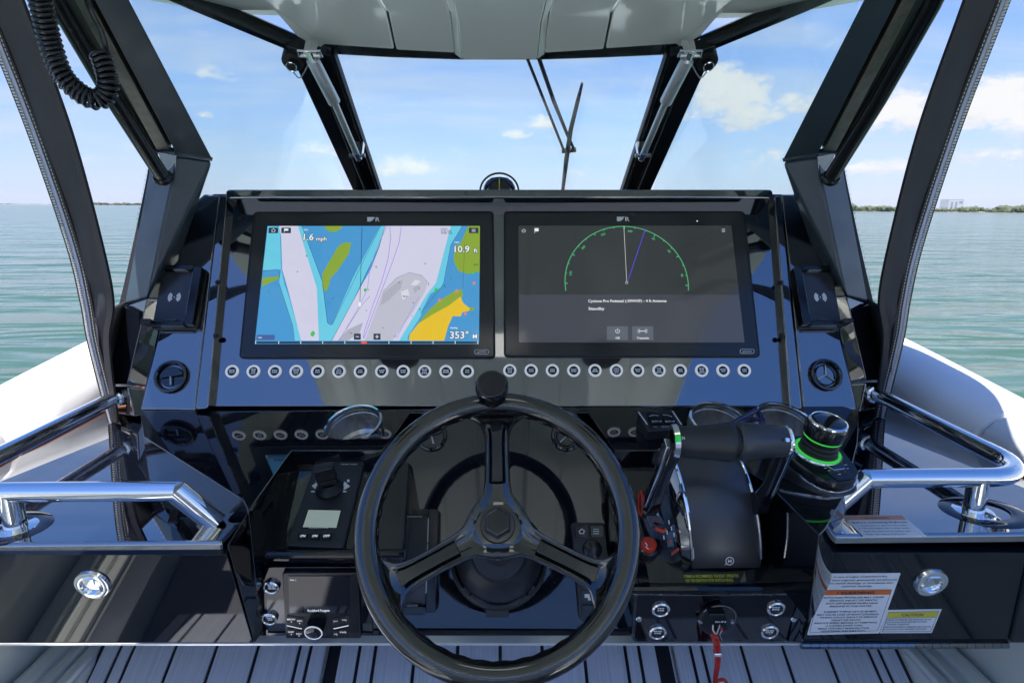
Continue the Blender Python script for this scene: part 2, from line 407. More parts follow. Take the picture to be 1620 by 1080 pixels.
M['glass'] = glass('tinted_windscreen_glass', (.93, .975, .965), .03)
M['glassside'] = glass('milky_side_glass', (.92, .97, .955), .09)  # thicker pale film: salt, with the panes' milky reflections put into it
M['vinylclear'] = glass('clear_vinyl', (.97, .975, .985))

def water():
    m = mat('green_bay_water', (.030, .135, .125), .10, ior=1.33); nt = m.node_tree; b = nt.nodes['Principled BSDF']
    tc = nt.nodes.new('ShaderNodeTexCoord')
    def nz(scale, sx, sy, det, w=0):
        mp = nt.nodes.new('ShaderNodeMapping'); mp.inputs['Scale'].default_value = (sx, sy, 1); mp.inputs['Rotation'].default_value = (0, 0, R_(12))
        mp.inputs['Location'].default_value = (w, w, 0)
        nt.links.new(tc.outputs['Object'], mp.inputs[0]); n = nt.nodes.new('ShaderNodeTexNoise'); n.inputs['Scale'].default_value = scale; n.inputs['Detail'].default_value = det
        n.inputs['Roughness'].default_value = .55; n.inputs['Distortion'].default_value = .4
        nt.links.new(mp.outputs[0], n.inputs['Vector']); return n.outputs['Fac']
    a = nz(.55, .30, 1.0, 3); c = nz(2.2, .45, 1.0, 4, 5); d = nz(.13, .3, 1.0, 3, 9)
    b1 = nt.nodes.new('ShaderNodeBump'); b1.inputs['Strength'].default_value = 1.0; b1.inputs['Distance'].default_value = .62; nt.links.new(a, b1.inputs['Height'])
    b2 = nt.nodes.new('ShaderNodeBump'); b2.inputs['Strength'].default_value = .8; b2.inputs['Distance'].default_value = .09; nt.links.new(c, b2.inputs['Height']); nt.links.new(b1.outputs[0], b2.inputs['Normal'])
    nt.links.new(b2.outputs[0], b.inputs['Normal'])
    mx = nt.nodes.new('ShaderNodeMix'); mx.data_type = 'RGBA'; mx.inputs[6].default_value = (.034, .080, .060, 1); mx.inputs[7].default_value = (.062, .120, .078, 1)
    sw_ = nz(.05, .5, 1.0, 3, 21); mr = nt.nodes.new('ShaderNodeMapRange'); mr.inputs[1].default_value = .35; mr.inputs[2].default_value = .65; mr.inputs[3].default_value = .35; mr.inputs[4].default_value = 1.0
    nt.links.new(sw_, mr.inputs[0]); nt.links.new(mr.outputs[0], b2.inputs['Strength']); e_ = nz(.22, .45, 1.0, 2, 33)
    b0 = nt.nodes.new('ShaderNodeBump'); b0.inputs['Strength'].default_value = .8; b0.inputs['Distance'].default_value = .9; nt.links.new(e_, b0.inputs['Height']); nt.links.new(b0.outputs[0], b1.inputs['Normal'])
    nt.links.new(d, mx.inputs[0]); nt.links.new(mx.outputs[2], b.inputs['Base Color']); return m
M['water'] = water()
M['mangrove'] = mat('mangrove_leaves', (.045, .070, .030), .7, var=(.08, (.085, .10, .05)))
M['sand'] = mat('pale_shore_sand', (.36, .33, .26), .9)
M['tower'] = mat('pale_concrete_panels', (.42, .43, .45), .8)
M['towerd'] = mat('dark_bay_doors', (.12, .13, .17), .7)
# ------------------------------------------------------------------ sea, shores, far building
rot = Matrix.Rotation(HEEL, 3, 'Y')
SEA = Pl(rot @ V((0, 0, -2.4)), rot @ V((0, 0, 1)))
def seaobj(o):
    o.location = SEA.p; o.rotation_euler = (0, HEEL, 0); return o
b = MB(); b.sheet([V((-11900, -11900, 0)), V((11900, -11900, 0)), V((11900, 11900, 0)), V((-11900, 11900, 0))])
o = b.build('sea', M['water'], None, smooth=0); tag(seaobj(o), kind='structure')

def tuft(bm, c, r, sq):
    g = bmesh.ops.create_icosphere(bm, subdivisions=1, radius=r)
    for v in g['verts']:
        k = random.uniform(.7, 1.3); v.co = V((v.co.x * k * 1.3, v.co.y * k, v.co.z * k * sq)) + c
def shore(px0, px1, row, dist, hmin, hmax, n, label):
    b = MB(); a0, a1 = ray(px0, 327), ray(px1, 327)
    for i in range(n):
        t = i / (n - 1); d = (a0 * (1 - t) + a1 * t); d = V((d.x, d.y, 0)).normalized()
        ho = hmin + (hmax - hmin) * (.5 + .5 * math.sin(t * 17 + 2 * math.sin(t * 41))) * random.uniform(.5, 1.1)
        for k in range(3):
            p = d * (dist + random.uniform(0, 40)) + V((random.uniform(-2, 2), 0, 0)); p.z = -2.4 - p.x * math.tan(HEEL) + ho * .45
            tuft(b.bm, p, ho * random.uniform(.45, .62), 1.0)
    o = b.build('mangrove_treeline', M['mangrove'], None, smooth=0, recalc=False); tag(o, label, None, None, 'stuff')
    b = MB(); pts = []
    for i in range(41):
        t = i / 40; d = (a0 * (1 - t) + a1 * t); d = V((d.x, d.y, 0)).normalized(); pts.append(d)
    lo = [d * (dist - 8 + 4 * math.sin(i * 2.3)) for i, d in enumerate(pts)]; hi = [d * (dist + 60) for d in pts]
    for q in lo: q.z = -2.4 - q.x * math.tan(HEEL) - .1
    for q in hi: q.z = -2.4 - q.x * math.tan(HEEL) + 1.2
    b.loft([lo, hi], closed=False)
    o = b.build('far_shore', M['sand'], None); tag(o, kind='structure')
shore(1335, 2100, 332, 720, 3.0, 6.3, 260, 'low green mangrove shore along the horizon beyond the right rail')
shore(-700, 88, 322, 2100, 1.4, 2.6, 200, 'thin dark treeline on the horizon left of the open curtain')
shore(146, 300, 322, 1700, 3.6, 6.0, 110, 'darker wooded islet between the left curtain and its post')

t = thing('industrial_building', 'huge pale box of a building alone above the far treeline', 'building', (0, 0, 0))
bd = 9000.0; bl = V((ray(1500, 327).x / ray(1500, 327).y * bd, bd, 0)); br = V((ray(1524, 327).x / ray(1524, 327).y * bd, bd, 0))
gz = -2.4 - bl.x * math.tan(HEEL); t.location = (bl.x, bd, gz)
hw = br.x - bl.x; H = 138
MB().box((bl.x + hw / 2, bd + 90, gz + H / 2), (hw, 180, H)).build('wall', M['tower'], t)
MB().box((bl.x + hw / 2, bd + 90, gz + H + 4), (hw * .96, 172, 8)).build('roof', M['towerd'], t)
for k in (.22, .5): MB().box((bl.x + hw * k, bd - .8, gz + H * .42), (hw * .13, 1.2, H * .8)).build('bay_door', M['towerd'], t)
MB().box((bl.x + hw * .8, bd - .8, gz + H * .75), (hw * .22, 1.2, H * .25)).build('window_band', M['towerd'], t)

# sea air: one even box round everything
b = MB(); b.box((0, 0, 95), (24000, 24000, 200))
hm = bpy.data.materials.new('sea_air'); hm.use_nodes = True; hn = hm.node_tree; hn.nodes.clear()
pv = hn.nodes.new('ShaderNodeVolumePrincipled'); pv.inputs['Color'].default_value = (.86, .91, 1.0, 1); pv.inputs['Density'].default_value = 3e-5; pv.inputs['Anisotropy'].default_value = .0
ho = hn.nodes.new('ShaderNodeOutputMaterial'); hn.links.new(pv.outputs[0], ho.inputs['Volume'])
o = b.build('haze', hm, None, smooth=0); tag(o, kind='stuff')

# ------------------------------------------------------------------ hull, floors, side decks
DK = horiz(-0.50)                       # wing decks
SH = horiz(-0.4435)                     # console shelf
D = Pl((0, 1.349, -.339), (0, -.8786, .4777))
C = Pl((0, 1.12, -.391), (0, -.862, .507))
PL = Pl((0, .86, -.533), (0, -.3, .954))
PR = Pl((0, .835, -.58), (0, -.439, .898))
L = Pl((0, .835, -.522), (0, -.98, -.2))
FR = Pl((0, 1.0, -.90), (0, -.481, .877))

XW = .928
FLZ = -.875
def zg(y): return -.44 + (y - 1.2) * .12 if y > .4 else -.536 + (y - .4) * .02    # rise of the gunwale crease towards the bow
b = MB(); b.box((0, .2, -1.30), (2 * XW, 2.0, .1)); tag(b.build('cockpit_floor', M['sole'], None, bevel=.004), kind='structure')
b = MB(); b.box((0, -2.6, -1.30), (2 * XW, 3.59, .1)); tag(b.build('aft_deck', M['white'], None, bevel=.004), kind='structure')
b = MB(); b.box((0, 3.4, -.30), (1.9, 2.7, .06)); tag(b.build('foredeck', M['white'], None, bevel=.01), kind='structure')
hull = thing('boat_hull', 'white hull sides and grey inner liner around the helm station', 'boat hull', (0, 0, -1.6))
for sgn in (-1, 1):
    ys = [-4, -2, 0, 1, 1.6, 2.2, 3.2, 4.6]
    xo = [1.12, 1.13, 1.13, 1.12, 1.08, 1.03, .90, .5]
    b = MB(); secs = []
    for y, x in zip(ys, xo):
        z = zg(y) - .02
        x += .085; secs.append([V((sgn * (x + .015), y, z - .03)), V((sgn * (x + .03), y, z - .1)), V((sgn * (x - .10), y, -2.6)), V((sgn * (x - .14), y, -2.6)), V((sgn * (x - .02), y, z - .1))])
    b.loft(secs); b.build('hull_side', M['white'], hull, smooth=50)
    # inner liner wall under the bolster, and the step beside the footrest
    MB().box((sgn * (XW + .02), -.8, -.91), (.03, 5.2, .76)).build('liner_wall', M['liner'], hull, bevel=.004)
    MB().box((sgn * (XW + .1), 0.0, -.92), (.12, 6.4, .7)).build('liner_core', M['liner'], hull)
    b = MB(); b.box((sgn * .868, .86, FLZ - .05), (.122, 1.2, .1)); b.build('gutter', M['liner'], hull, bevel=.01)
    for xx, w in ((.823, .02), (.848, .012), (.893, .03)):
        b = MB(); b.box((sgn * xx, .86, FLZ + .004), (w, 1.2, .014)); b.build('gutter_ridge', M['liner'], hull, bevel=.004)

# footrest under the console, grey planks with dark caulk between them
frt = thing('footrest', 'sloping grey planked footrest under the helm console', 'footrest', tuple(FR.at(792, 1060)))
def fx(px): return (px - 792) * 1.2205 / 950 * 1.0
cuts = [165, 193, 214, 279, 343, 408, 474, 491, 520, 536, 568, 593, 655, 722, 789, 855, 921, 986, 1008, 1036, 1054, 1090, 1108, 1171, 1237, 1305, 1371, 1388, 1416]
skip = {(520, 536), (1036, 1054)}
def frp(x, s): return FR.p + V((x, 0, 0)) + FR.e2 * s
b = MB(); b.prism([frp(fx(160), -.5) - FR.n * .004, frp(fx(1421), -.5) - FR.n * .004, frp(fx(1421), .25) - FR.n * .004, frp(fx(160), .25) - FR.n * .004], FR.n * -.03)
b.build('footrest_base', M['groove'], frt, bevel=.002)
for a, c in zip(cuts, cuts[1:]):
    if (a, c) in skip: continue
    g = .0034
    b = MB(); b.prism([frp(fx(a) + g, -.5), frp(fx(c) - g, -.5), frp(fx(c) - g, .24), frp(fx(a) + g, .24)], FR.n * -.006)
    b.build('plank', M['deck'], frt, bevel=.0012)
for px in (518, 1060):
    b = MB(); b.prism([frp(fx(px) - .003, -.5), frp(fx(px) + .003, -.5), frp(fx(px) + .003, .24), frp(fx(px) - .003, .24)], FR.n * .002)
    b.build('hinge_strip', M['steel'], frt)

# coaming bolsters
for sgn, side_word in ((-1, 'left'), (1, 'right')):
    t = thing('coaming_bolster', 'white padded bolster along the %s gunwale with orange piping' % side_word, 'cushion', (sgn * 1.0, .8, -.45))
    def sec(y):
        z = zg(y); x = .012 * max(0, y - 1.5)
        pr = [(1.02, -.4985 - z), (1.004, -.492 - z), (1.010, -.050), (1.022, -.022), (1.042, -.002), (1.066, .010), (1.10, .016), (1.15, .017), (1.185, .006), (1.203, -.02), (1.204, -.07)]
        return [V((sgn * (px_ - x), y, z + pz)) for px_, pz in pr]
    yy = [-3.5, -1.5, 0.2, .7, 1.0, 1.186]; y2 = [1.193, 1.35, 1.5, 1.8, 2.2]
    for seg_ in (yy, y2):
        secs = []
        for i, y in enumerate(seg_):
            secs.append(sec(y))
        # soft tucked ends
        e0 = [p.lerp(sum(secs[0], V((0, 0, 0))) / 11, .12) for p in secs[0]]; e1 = [p.lerp(sum(secs[-1], V((0, 0, 0))) / 11, .10) for p in secs[-1]]
        secs = [e0] + [[p + (secs[1][i] - p) * .04 for i, p in enumerate(secs[0])]] + secs[1:-1] + [[p + (secs[-2][i] - p) * .04 for i, p in enumerate(secs[-1])]] + [e1]
        b = MB(); b.loft(secs); o = b.build('cushion', M['vinyl'], t, smooth=70)
    for (ya, yb) in ((.2, 1.184), (1.195, 1.9)):
        pts = [V((sgn * (1.0005 + (.006 if i in (0, 12) else 0)), ya + (yb - ya) * i / 12, -.4945)) for i in range(13)]
        MB().tube(pts, .0042, 8).build('piping', M['orange'], t)

# ------------------------------------------------------------------ hardtop
HT = Pl((0, 1.60, .372), (0, -.33, -.944))        # sloping front of the liner, seen from below
CE = horiz(.4175)
ht = thing('hardtop', 'pale grey moulded hardtop liner over the helm with stepped centre box', 'hardtop', (0, .6, .45))
def top_outline(y0, y1, hw, r):
    return rounded([V((-hw, y0, 0)), V((hw, y0, 0)), V((hw, y1, 0)), V((-hw, y1, 0))], r, 8)
roof = [(-.80, -1.1), (.80, -1.1), (.83, .72), (.97, .98), (.97, 1.28), (.82, 1.50), (.62, 1.618), (-.62, 1.618), (-.82, 1.50), (-.97, 1.28), (-.97, .98), (-.83, .72)]
b = MB(); b.prism(rounded([V((x, y, .452)) for x, y in roof], .09, 6), V((0, 0, .05))); b.build('roof_slab', M['white'], ht, bevel=.012)
b = MB(); b.prism([p + V((0, 0, .4215)) for p in top_outline(-1.05, 1.46, .70, .12)], V((0, 0, .031))); b.build('roof_core', M['liner'], ht)
# the liner in five panels: (front edge px, rear edge px) along each side
def liner(front, rear, d, seg_name, back_y=-1.05, xback=None):
    f = [HT.at(x, y, d) for x, y in front]; r = [CE.at(x, y) - V((0, 0, d)) for x, y in rear]
    xb = xback or (r[0].x, r[1].x)
    k0, k1 = V((xb[0], back_y, .4175 - d)), V((xb[1], back_y, .4175 - d))
    up = V((0, 0, .03)); b = MB(); bm = b.bm
    top = [f[0], f[1], r[1], k1, k0, r[0]]
    a = [bm.verts.new(p) for p in top]; c = [bm.verts.new(p + up) for p in top]
    bm.faces.new((a[0], a[1], a[2], a[5])); bm.faces.new((a[5], a[2], a[3], a[4])); bm.faces.new((c[0], c[1], c[2], c[5])); bm.faces.new((c[5], c[2], c[3], c[4]))
    for i in range(6): bm.faces.new((a[i], a[(i + 1) % 6], c[(i + 1) % 6], c[i]))
    return b.build(seg_name, M['liner'], ht, bevel=.005, seg=3)
liner([(731, 95), (850, 95)], [(724, 27), (856, 27)], .014, 'centre_box', xback=(-.10, .10))
for s_ in (-1, 1):
    mx_ = 790.5
    A = [HT.at(mx_ + s_ * 59.5, 94.5, .0135), CE.at(mx_ + s_ * 66, 27) - V((0, 0, .0135)), V((s_ * .1005, -1.05, .404))]
    B = [HT.at(mx_ + s_ * 71, 86, -.004), CE.at(mx_ + s_ * 77, 26) + V((0, 0, .004)), V((s_ * .114, -1.05, .4215))]
    b = MB(); b.loft([[p, q_, q_ + V((0, 0, .006)), p + V((0, 0, .006))] for p, q_ in zip(A, B)]); b.build('box_side', M['liner'], ht, bevel=.002)
liner([(627, 80), (720, 85)], [(614, 21), (713, 26)], 0.0, 'liner_panel', xback=(-.27, -.116))
liner([(861, 85), (955, 79)], [(868, 26), (967, 20)], 0.0, 'liner_panel', xback=(.116, .27))
liner([(508, 71), (624, 79)], [(424, 6), (611, 20)], 0.0, 'liner_panel', xback=(-.66, -.273))
liner([(958, 78), (1078, 70)], [(970, 19), (1155, 5)], 0.0, 'liner_panel', xback=(.273, .66))
b = MB(); b.prism([HT.at(x, y, -.012) for x, y in ((520, 68), (1066, 68), (1130, 8), (450, 8))], V((0, 0, .012))); b.build('liner_backing', M['rubber'], ht)
# corner fairings folding down at the two ends
for pts_ in ([(424, 6), (470, 58), (504, 78), (517, 69), (490, 20)], [(1155, 5), (1110, 56), (1078, 77), (1066, 68), (1090, 20)]):
    f = [HT.at(x, y, .008 if i < 3 else .002) for i, (x, y) in enumerate(pts_)]
    b = MB(); b.prism(f, V((0, 0, .02))); b.build('corner_fairing', M['liner'], ht, bevel=.003)
# added glowing panel, giving the dash its bright patch, and speakers behind
MB().box((0, .62, .402), (.20, .13, .008)).build('added_glow_panel', M['addglow'], ht, bevel=.006)
for sx_ in (-.42, .42):
    MB().lathe([(0, 0), (.07, 0), (.075, .006), (.085, .008), (.085, .02)], (sx_, .55, .402), (0, 0, 1), 24).build('speaker_grille', M['rubber'], ht)

# ------------------------------------------------------------------ windscreen
WS = Pl((0, 1.62, .357), (0, -.64, -.768))         # raked plane of the panes
ws = thing('windscreen', 'black framed raked windscreen with clear centre pane and side panes', 'windscreen', (0, 1.8, .1))
def wbar(pxs, h0, h1, name='mullion', m_='frame', bv=.004):
    b = MB(); b.plate(WS, pxs, h0, h1); return b.build(name, M[m_], ws, bevel=bv)
# h grows towards the helm
wbar([(452, 70), (524, 88), (600, 310), (562, 310)], -.02, .012)
wbar([(1134, 70), (1060, 88), (986, 310), (1026, 310)], -.02, .012)
wbar([(452, 72), (488, 82), (580, 310), (562, 310)], .0121, .05, 'mullion_face', 'frame')
wbar([(1134, 72), (1098, 82), (1006, 310), (1026, 310)], .0121, .05, 'mullion_face', 'frame')
wbar([(470, 60), (1112, 60), (1074, 86), (1060, 88), (960, 92.5), (855, 96), (728, 96), (622, 92.5), (522, 87), (505, 82)], -.07, -.03, 'header')
b = MB(); b.plate(WS, [(515, 70), (1068, 70), (992, 330), (592, 330)], -.012, -.006); b.build('centre_pane', M['glass'], ws)
b = MB(); b.plate(WS, [(525.5, 88), (529, 88), (604, 310), (600.5, 310)], -.02, .006); b.build('gasket', M['rubber'], ws)
b = MB(); b.plate(WS, [(1058.5, 88), (1055, 88), (981.5, 310), (985.5, 310)], -.02, .006); b.build('gasket', M['rubber'], ws)
for sgn in (-1, 1):
    mid = 791
    A0 = WS.at(mid + sgn * 330, 70, 0); A1 = WS.at(mid + sgn * 232, 330, 0)
    B0 = V((sgn * .70, 1.26, .46)); B1 = V((sgn * .79, 1.56, -.14))
    b = MB(); nn = (B1 - A1).cross(A0 - A1).normalized()
    b.loft([[A0, A1, B1, B0], [p + nn * .006 for p in (A0, A1, B1, B0)]]); b.build('side_pane', M['glassside'], ws)
    # upper rail carrying on outboard from the mullion
    P0 = WS.at(mid + sgn * 322, 56, .0); P1 = V((sgn * .80, 1.22, .47))
    b = MB(); b.tube([P0 - V((0, 0, .02)), P0.lerp(P1, .5) - V((0, 0, .012)), P1], .022, 8, squash=.7); b.build('side_rail', M['frame'], ws)
    c = WS.at(mid + sgn * 328, 98, .052)
    MB().lathe([(0, .016), (.010, .016), (.013, .012), (.013, .004), (.024, .003), (.026, 0), (.026, -.03)], c, WS.n, 20).build('knob', M['rubber'], ws)
    p = [c + WS.n * .018 + WS.e1 * (.012 * math.cos(a)) + WS.e2 * (.012 * math.sin(a)) for a in [i * math.pi / 8 for i in range(16)]]
    MB().tube(p, .0018, 6, closed=True).build('split_ring', M['chrome'], ws)
    q = smooth_path([c + WS.n * .02 - WS.e2 * .012, c + WS.n * .024 - WS.e2 * .026 - WS.e1 * (sgn * .014), WS.at(mid + sgn * 302, 100, .075)], 5)
    MB().tube(q, .0016, 6).build('tether', M['steel'], ws)

# gas struts beside the centre pane
for sgn, lw in ((-1, 'left'), (1, 'right')):
    T0 = WS.at(791 + sgn * 300, 88, .085); T1 = WS.at(791 + sgn * 262, 162, .085); T2 = WS.at(791 + sgn * 226, 246, .085)
    t = thing('gas_strut', 'silver gas strut on the %s windscreen mullion' % lw, 'gas strut', tuple(T1), 'gas struts of the windscreen')
    MB().tube([T0.lerp(T1, .08), T1], .0158, 16).build('cylinder', M['silver'], t, bevel=.002)
    MB().tube([T1, T2], .0088, 14).build('rod', M['silver'], t)
    for P_, q_ in ((T0, -1), (T2, 1)):
        ax = (T2 - T0).normalized()
        b = MB(); b.tube([P_ - ax * .012, P_ + ax * .014], .0095, 10); b.box(P_ - WS.n * .022, (.03, .012, .05), (WS.e1, ax, WS.n)); b.build('bracket', M['chrome'], t, bevel=.001)
        MB().tube([P_ - WS.e1 * .022, P_ + WS.e1 * .022], .0055, 8).build('pin', M['steel'], t)
    w0 = T0 - WS.e1 * .026 + WS.e2 * .012; w1 = T0 + WS.e1 * .026 + WS.e2 * .012
    MB().tube([w0 - WS.e2 * .016, w0, w1, w1 - WS.e2 * .016], .0025, 8).build('clip', M['chrome'], t)

# wiper outside the centre pane
wp = thing('wiper', 'black wiper parked upright outside the centre pane', 'wiper', tuple(WS.at(890, 240, -.04)))
MB().tube([WS.at(829, 80, -.03), WS.at(892, 238, -.035)], .0042, 8).build('arm', M['rubber'], wp)
MB().tube([WS.at(850, 85, -.03), WS.at(876, 160, -.033), WS.at(897, 212, -.035), WS.at(908, 236, -.04)], [.0058, .0058, .005, .004], 8).build('arm', M['rubber'], wp)
MB().tube([WS.at(889, 239, -.035), WS.at(911, 237, -.04)], .0075, 8).build('pivot', M['rubber'], wp)
b = MB(); b.tube([WS.at(921, 132, -.03), WS.at(914, 160, -.03), WS.at(903, 205, -.03), WS.at(896, 250, -.03), WS.at(887, 330, -.03)], [.0045, .0075, .0085, .0085, .006], 8, squash=.8); b.build('blade', M['rubber'], wp)
MB().tube([WS.at(919, 142, -.024), WS.at(905, 205, -.022), WS.at(889, 320, -.024)], .003, 6).build('squeegee', M['satin'], wp)

# ------------------------------------------------------------------ hardtop legs
def legs(sgn, lw):
    X = lambda x: 788 - x if sgn < 0 else x - 788      # distance from the middle of the picture
    def P(px, py, y):                                  # sight line met at a distance ahead
        xx = px if sgn < 0 else 2 * 787 - px
        d = ray(xx, py); p = d * (y / d.y)
        if sgn > 0: p.x = -p.x + 0.0
        return p
    t = thing('hardtop_post', 'dark blue painted aluminium hardtop leg on the %s side' % lw, 'support post', (sgn * .9, 1.377, -.5), 'posts under the hardtop')
    # written for the left leg, mirrored for the right one
    def LP(px, py, y):
        d = ray(px, py); p = d * (y / d.y); p.x *= (1 if sgn < 0 else -1); return p
    y0, y1 = 1.02, 1.40
    # upper leg: a channel whose inboard face is toward the helm
    ur0, ul0 = LP(203 - 62, -120, y0 + .02), LP(146 - 60, -120, y0)
    ur1, ul1 = LP(336, 252, y1 + .03), LP(279, 243, y1)
    n = (ur1 - ul1).cross(ul0 - ul1).normalized()
    if n.y < 0: n = -n
    inw = (ul1 - ur1).normalized() * .05
    b = MB(); b.hull([ul0, ur0, ur1, ul1, ul0 + n * .06, ur0 + n * .05 + inw, ur1 + n * .05 + inw, ul1 + n * .06]); b.build('upper_leg', M['navy'], t, bevel=.004)
    ol0, ol1 = LP(112 - 60, -120, y0 + .02), LP(249, 240, y1 + .02)
    g0, g1 = LP(136 - 60, -120, y0 + .02), LP(271, 240, y1 + .02)
    b = MB(); b.prism([g0 + n * .02, ul0 + n * .02, ul1 + n * .02, g1 + n * .02], n * .03); b.build('channel_lip', M['rubber'], t)
    b = MB(); b.prism([ol0, g0, g1, ol1], n * .05); b.build('leg_side_plate', M['olive'], t, bevel=.002)  # hardtop's olive reflection on the leg side put into this plate's colour
    bl0, bl1 = LP(84 - 60, -120, y0 + .03), LP(238, 260, y1 + .02)
    b = MB(); b.prism([bl0 + n * .01, ol0 + n * .01, ol1 + n * .01, bl1 + n * .01], n * .04); b.build('channel_lip', M['rubber'], t)
    # lower leg: box with an outboard and an inboard face
    k = [(262, 256), (279, 246), (337, 254), (322, 330), (250, 520), (232, 474), (197, 486)]
    c0 = LP(279, 246, y1); c1 = LP(232, 474, y1 - .015)
    r0 = LP(337, 254, y1 + .03); r1 = LP(262, 474, y1 + .12)
    l0 = LP(238, 262, y1 + .05); l1 = LP(197, 483, y1 + .03)
    back0, back1 = LP(290, 250, y1 + .16), LP(235, 474, y1 + .16)
    b = MB(); b.hull([c0, c1, r0, r1, l0, l1, back0, back1]); b.build('lower_leg', M['navy'], t, bevel=.008, seg=3, smooth=50)
    # weld beads at the elbow
    for A_, B_ in ((ul1, ur1), (ul1, ol1)):
        pts = [A_.lerp(B_, i / 14) - n * .001 + V((0, 0, .0012 * (i % 2))) for i in range(15)]
        MB().tube(pts, [.0042 + .001 * (i % 2) for i in range(15)], 7).build('weld_bead', M['navy'], t)
    MB().prism([LP(249, 241, y1 + .012), LP(279, 245, y1 - .002), LP(278, 268, y1), LP(262, 272, y1 + .012)], n * .02).build('gusset', M['gel'], t, bevel=.001)
    # cast foot with a collar
    f0, f1, f2 = LP(197, 484, y1 + .028), LP(233, 472, y1 - .02), LP(266, 474, y1 + .12)
    h0, h1, h2 = LP(167, 607, 1.385), LP(202, 607, 1.345), LP(232, 612, 1.45)
    bk0, bk1 = LP(225, 474, y1 + .16), LP(190, 600, 1.52)
    b = MB(); b.hull([f0, f1, f2, h0, h1, h2, bk0, bk1]); b.build('foot_casting', M['gel'], t, bevel=.005, seg=3)
    e0, e1, e2 = LP(177, 652, 1.39), LP(214, 660, 1.345), LP(236, 655, 1.44)
    m0, m1, m2 = LP(168, 611, 1.39), LP(203, 611, 1.35), LP(232, 614, 1.45)
    b = MB(); b.hull([m0, m1, m2, e0, e1, e2, LP(200, 612, 1.52), LP(200, 650, 1.52)]); b.build('base_flange', M['cast'], t, bevel=.006, seg=3)
    # brace tube outboard of the leg
    b = MB(); b.tube([LP(20, -140, 1.0), LP(88, 0, 1.10), LP(176, 152, 1.24), LP(262, 287, 1.375)], .0155, 18); b.build('brace_tube', M['frame'], t)
    MB().lathe([(.019, -.006), (.021, 0), (.019, .006)], LP(258, 281, 1.37), LP(262, 287, 1.375) - LP(176, 152, 1.24), 16).build('weld_bead', M['frame'], t)
    return LP
LPl = legs(-1, 'left'); LPr = legs(1, 'right')

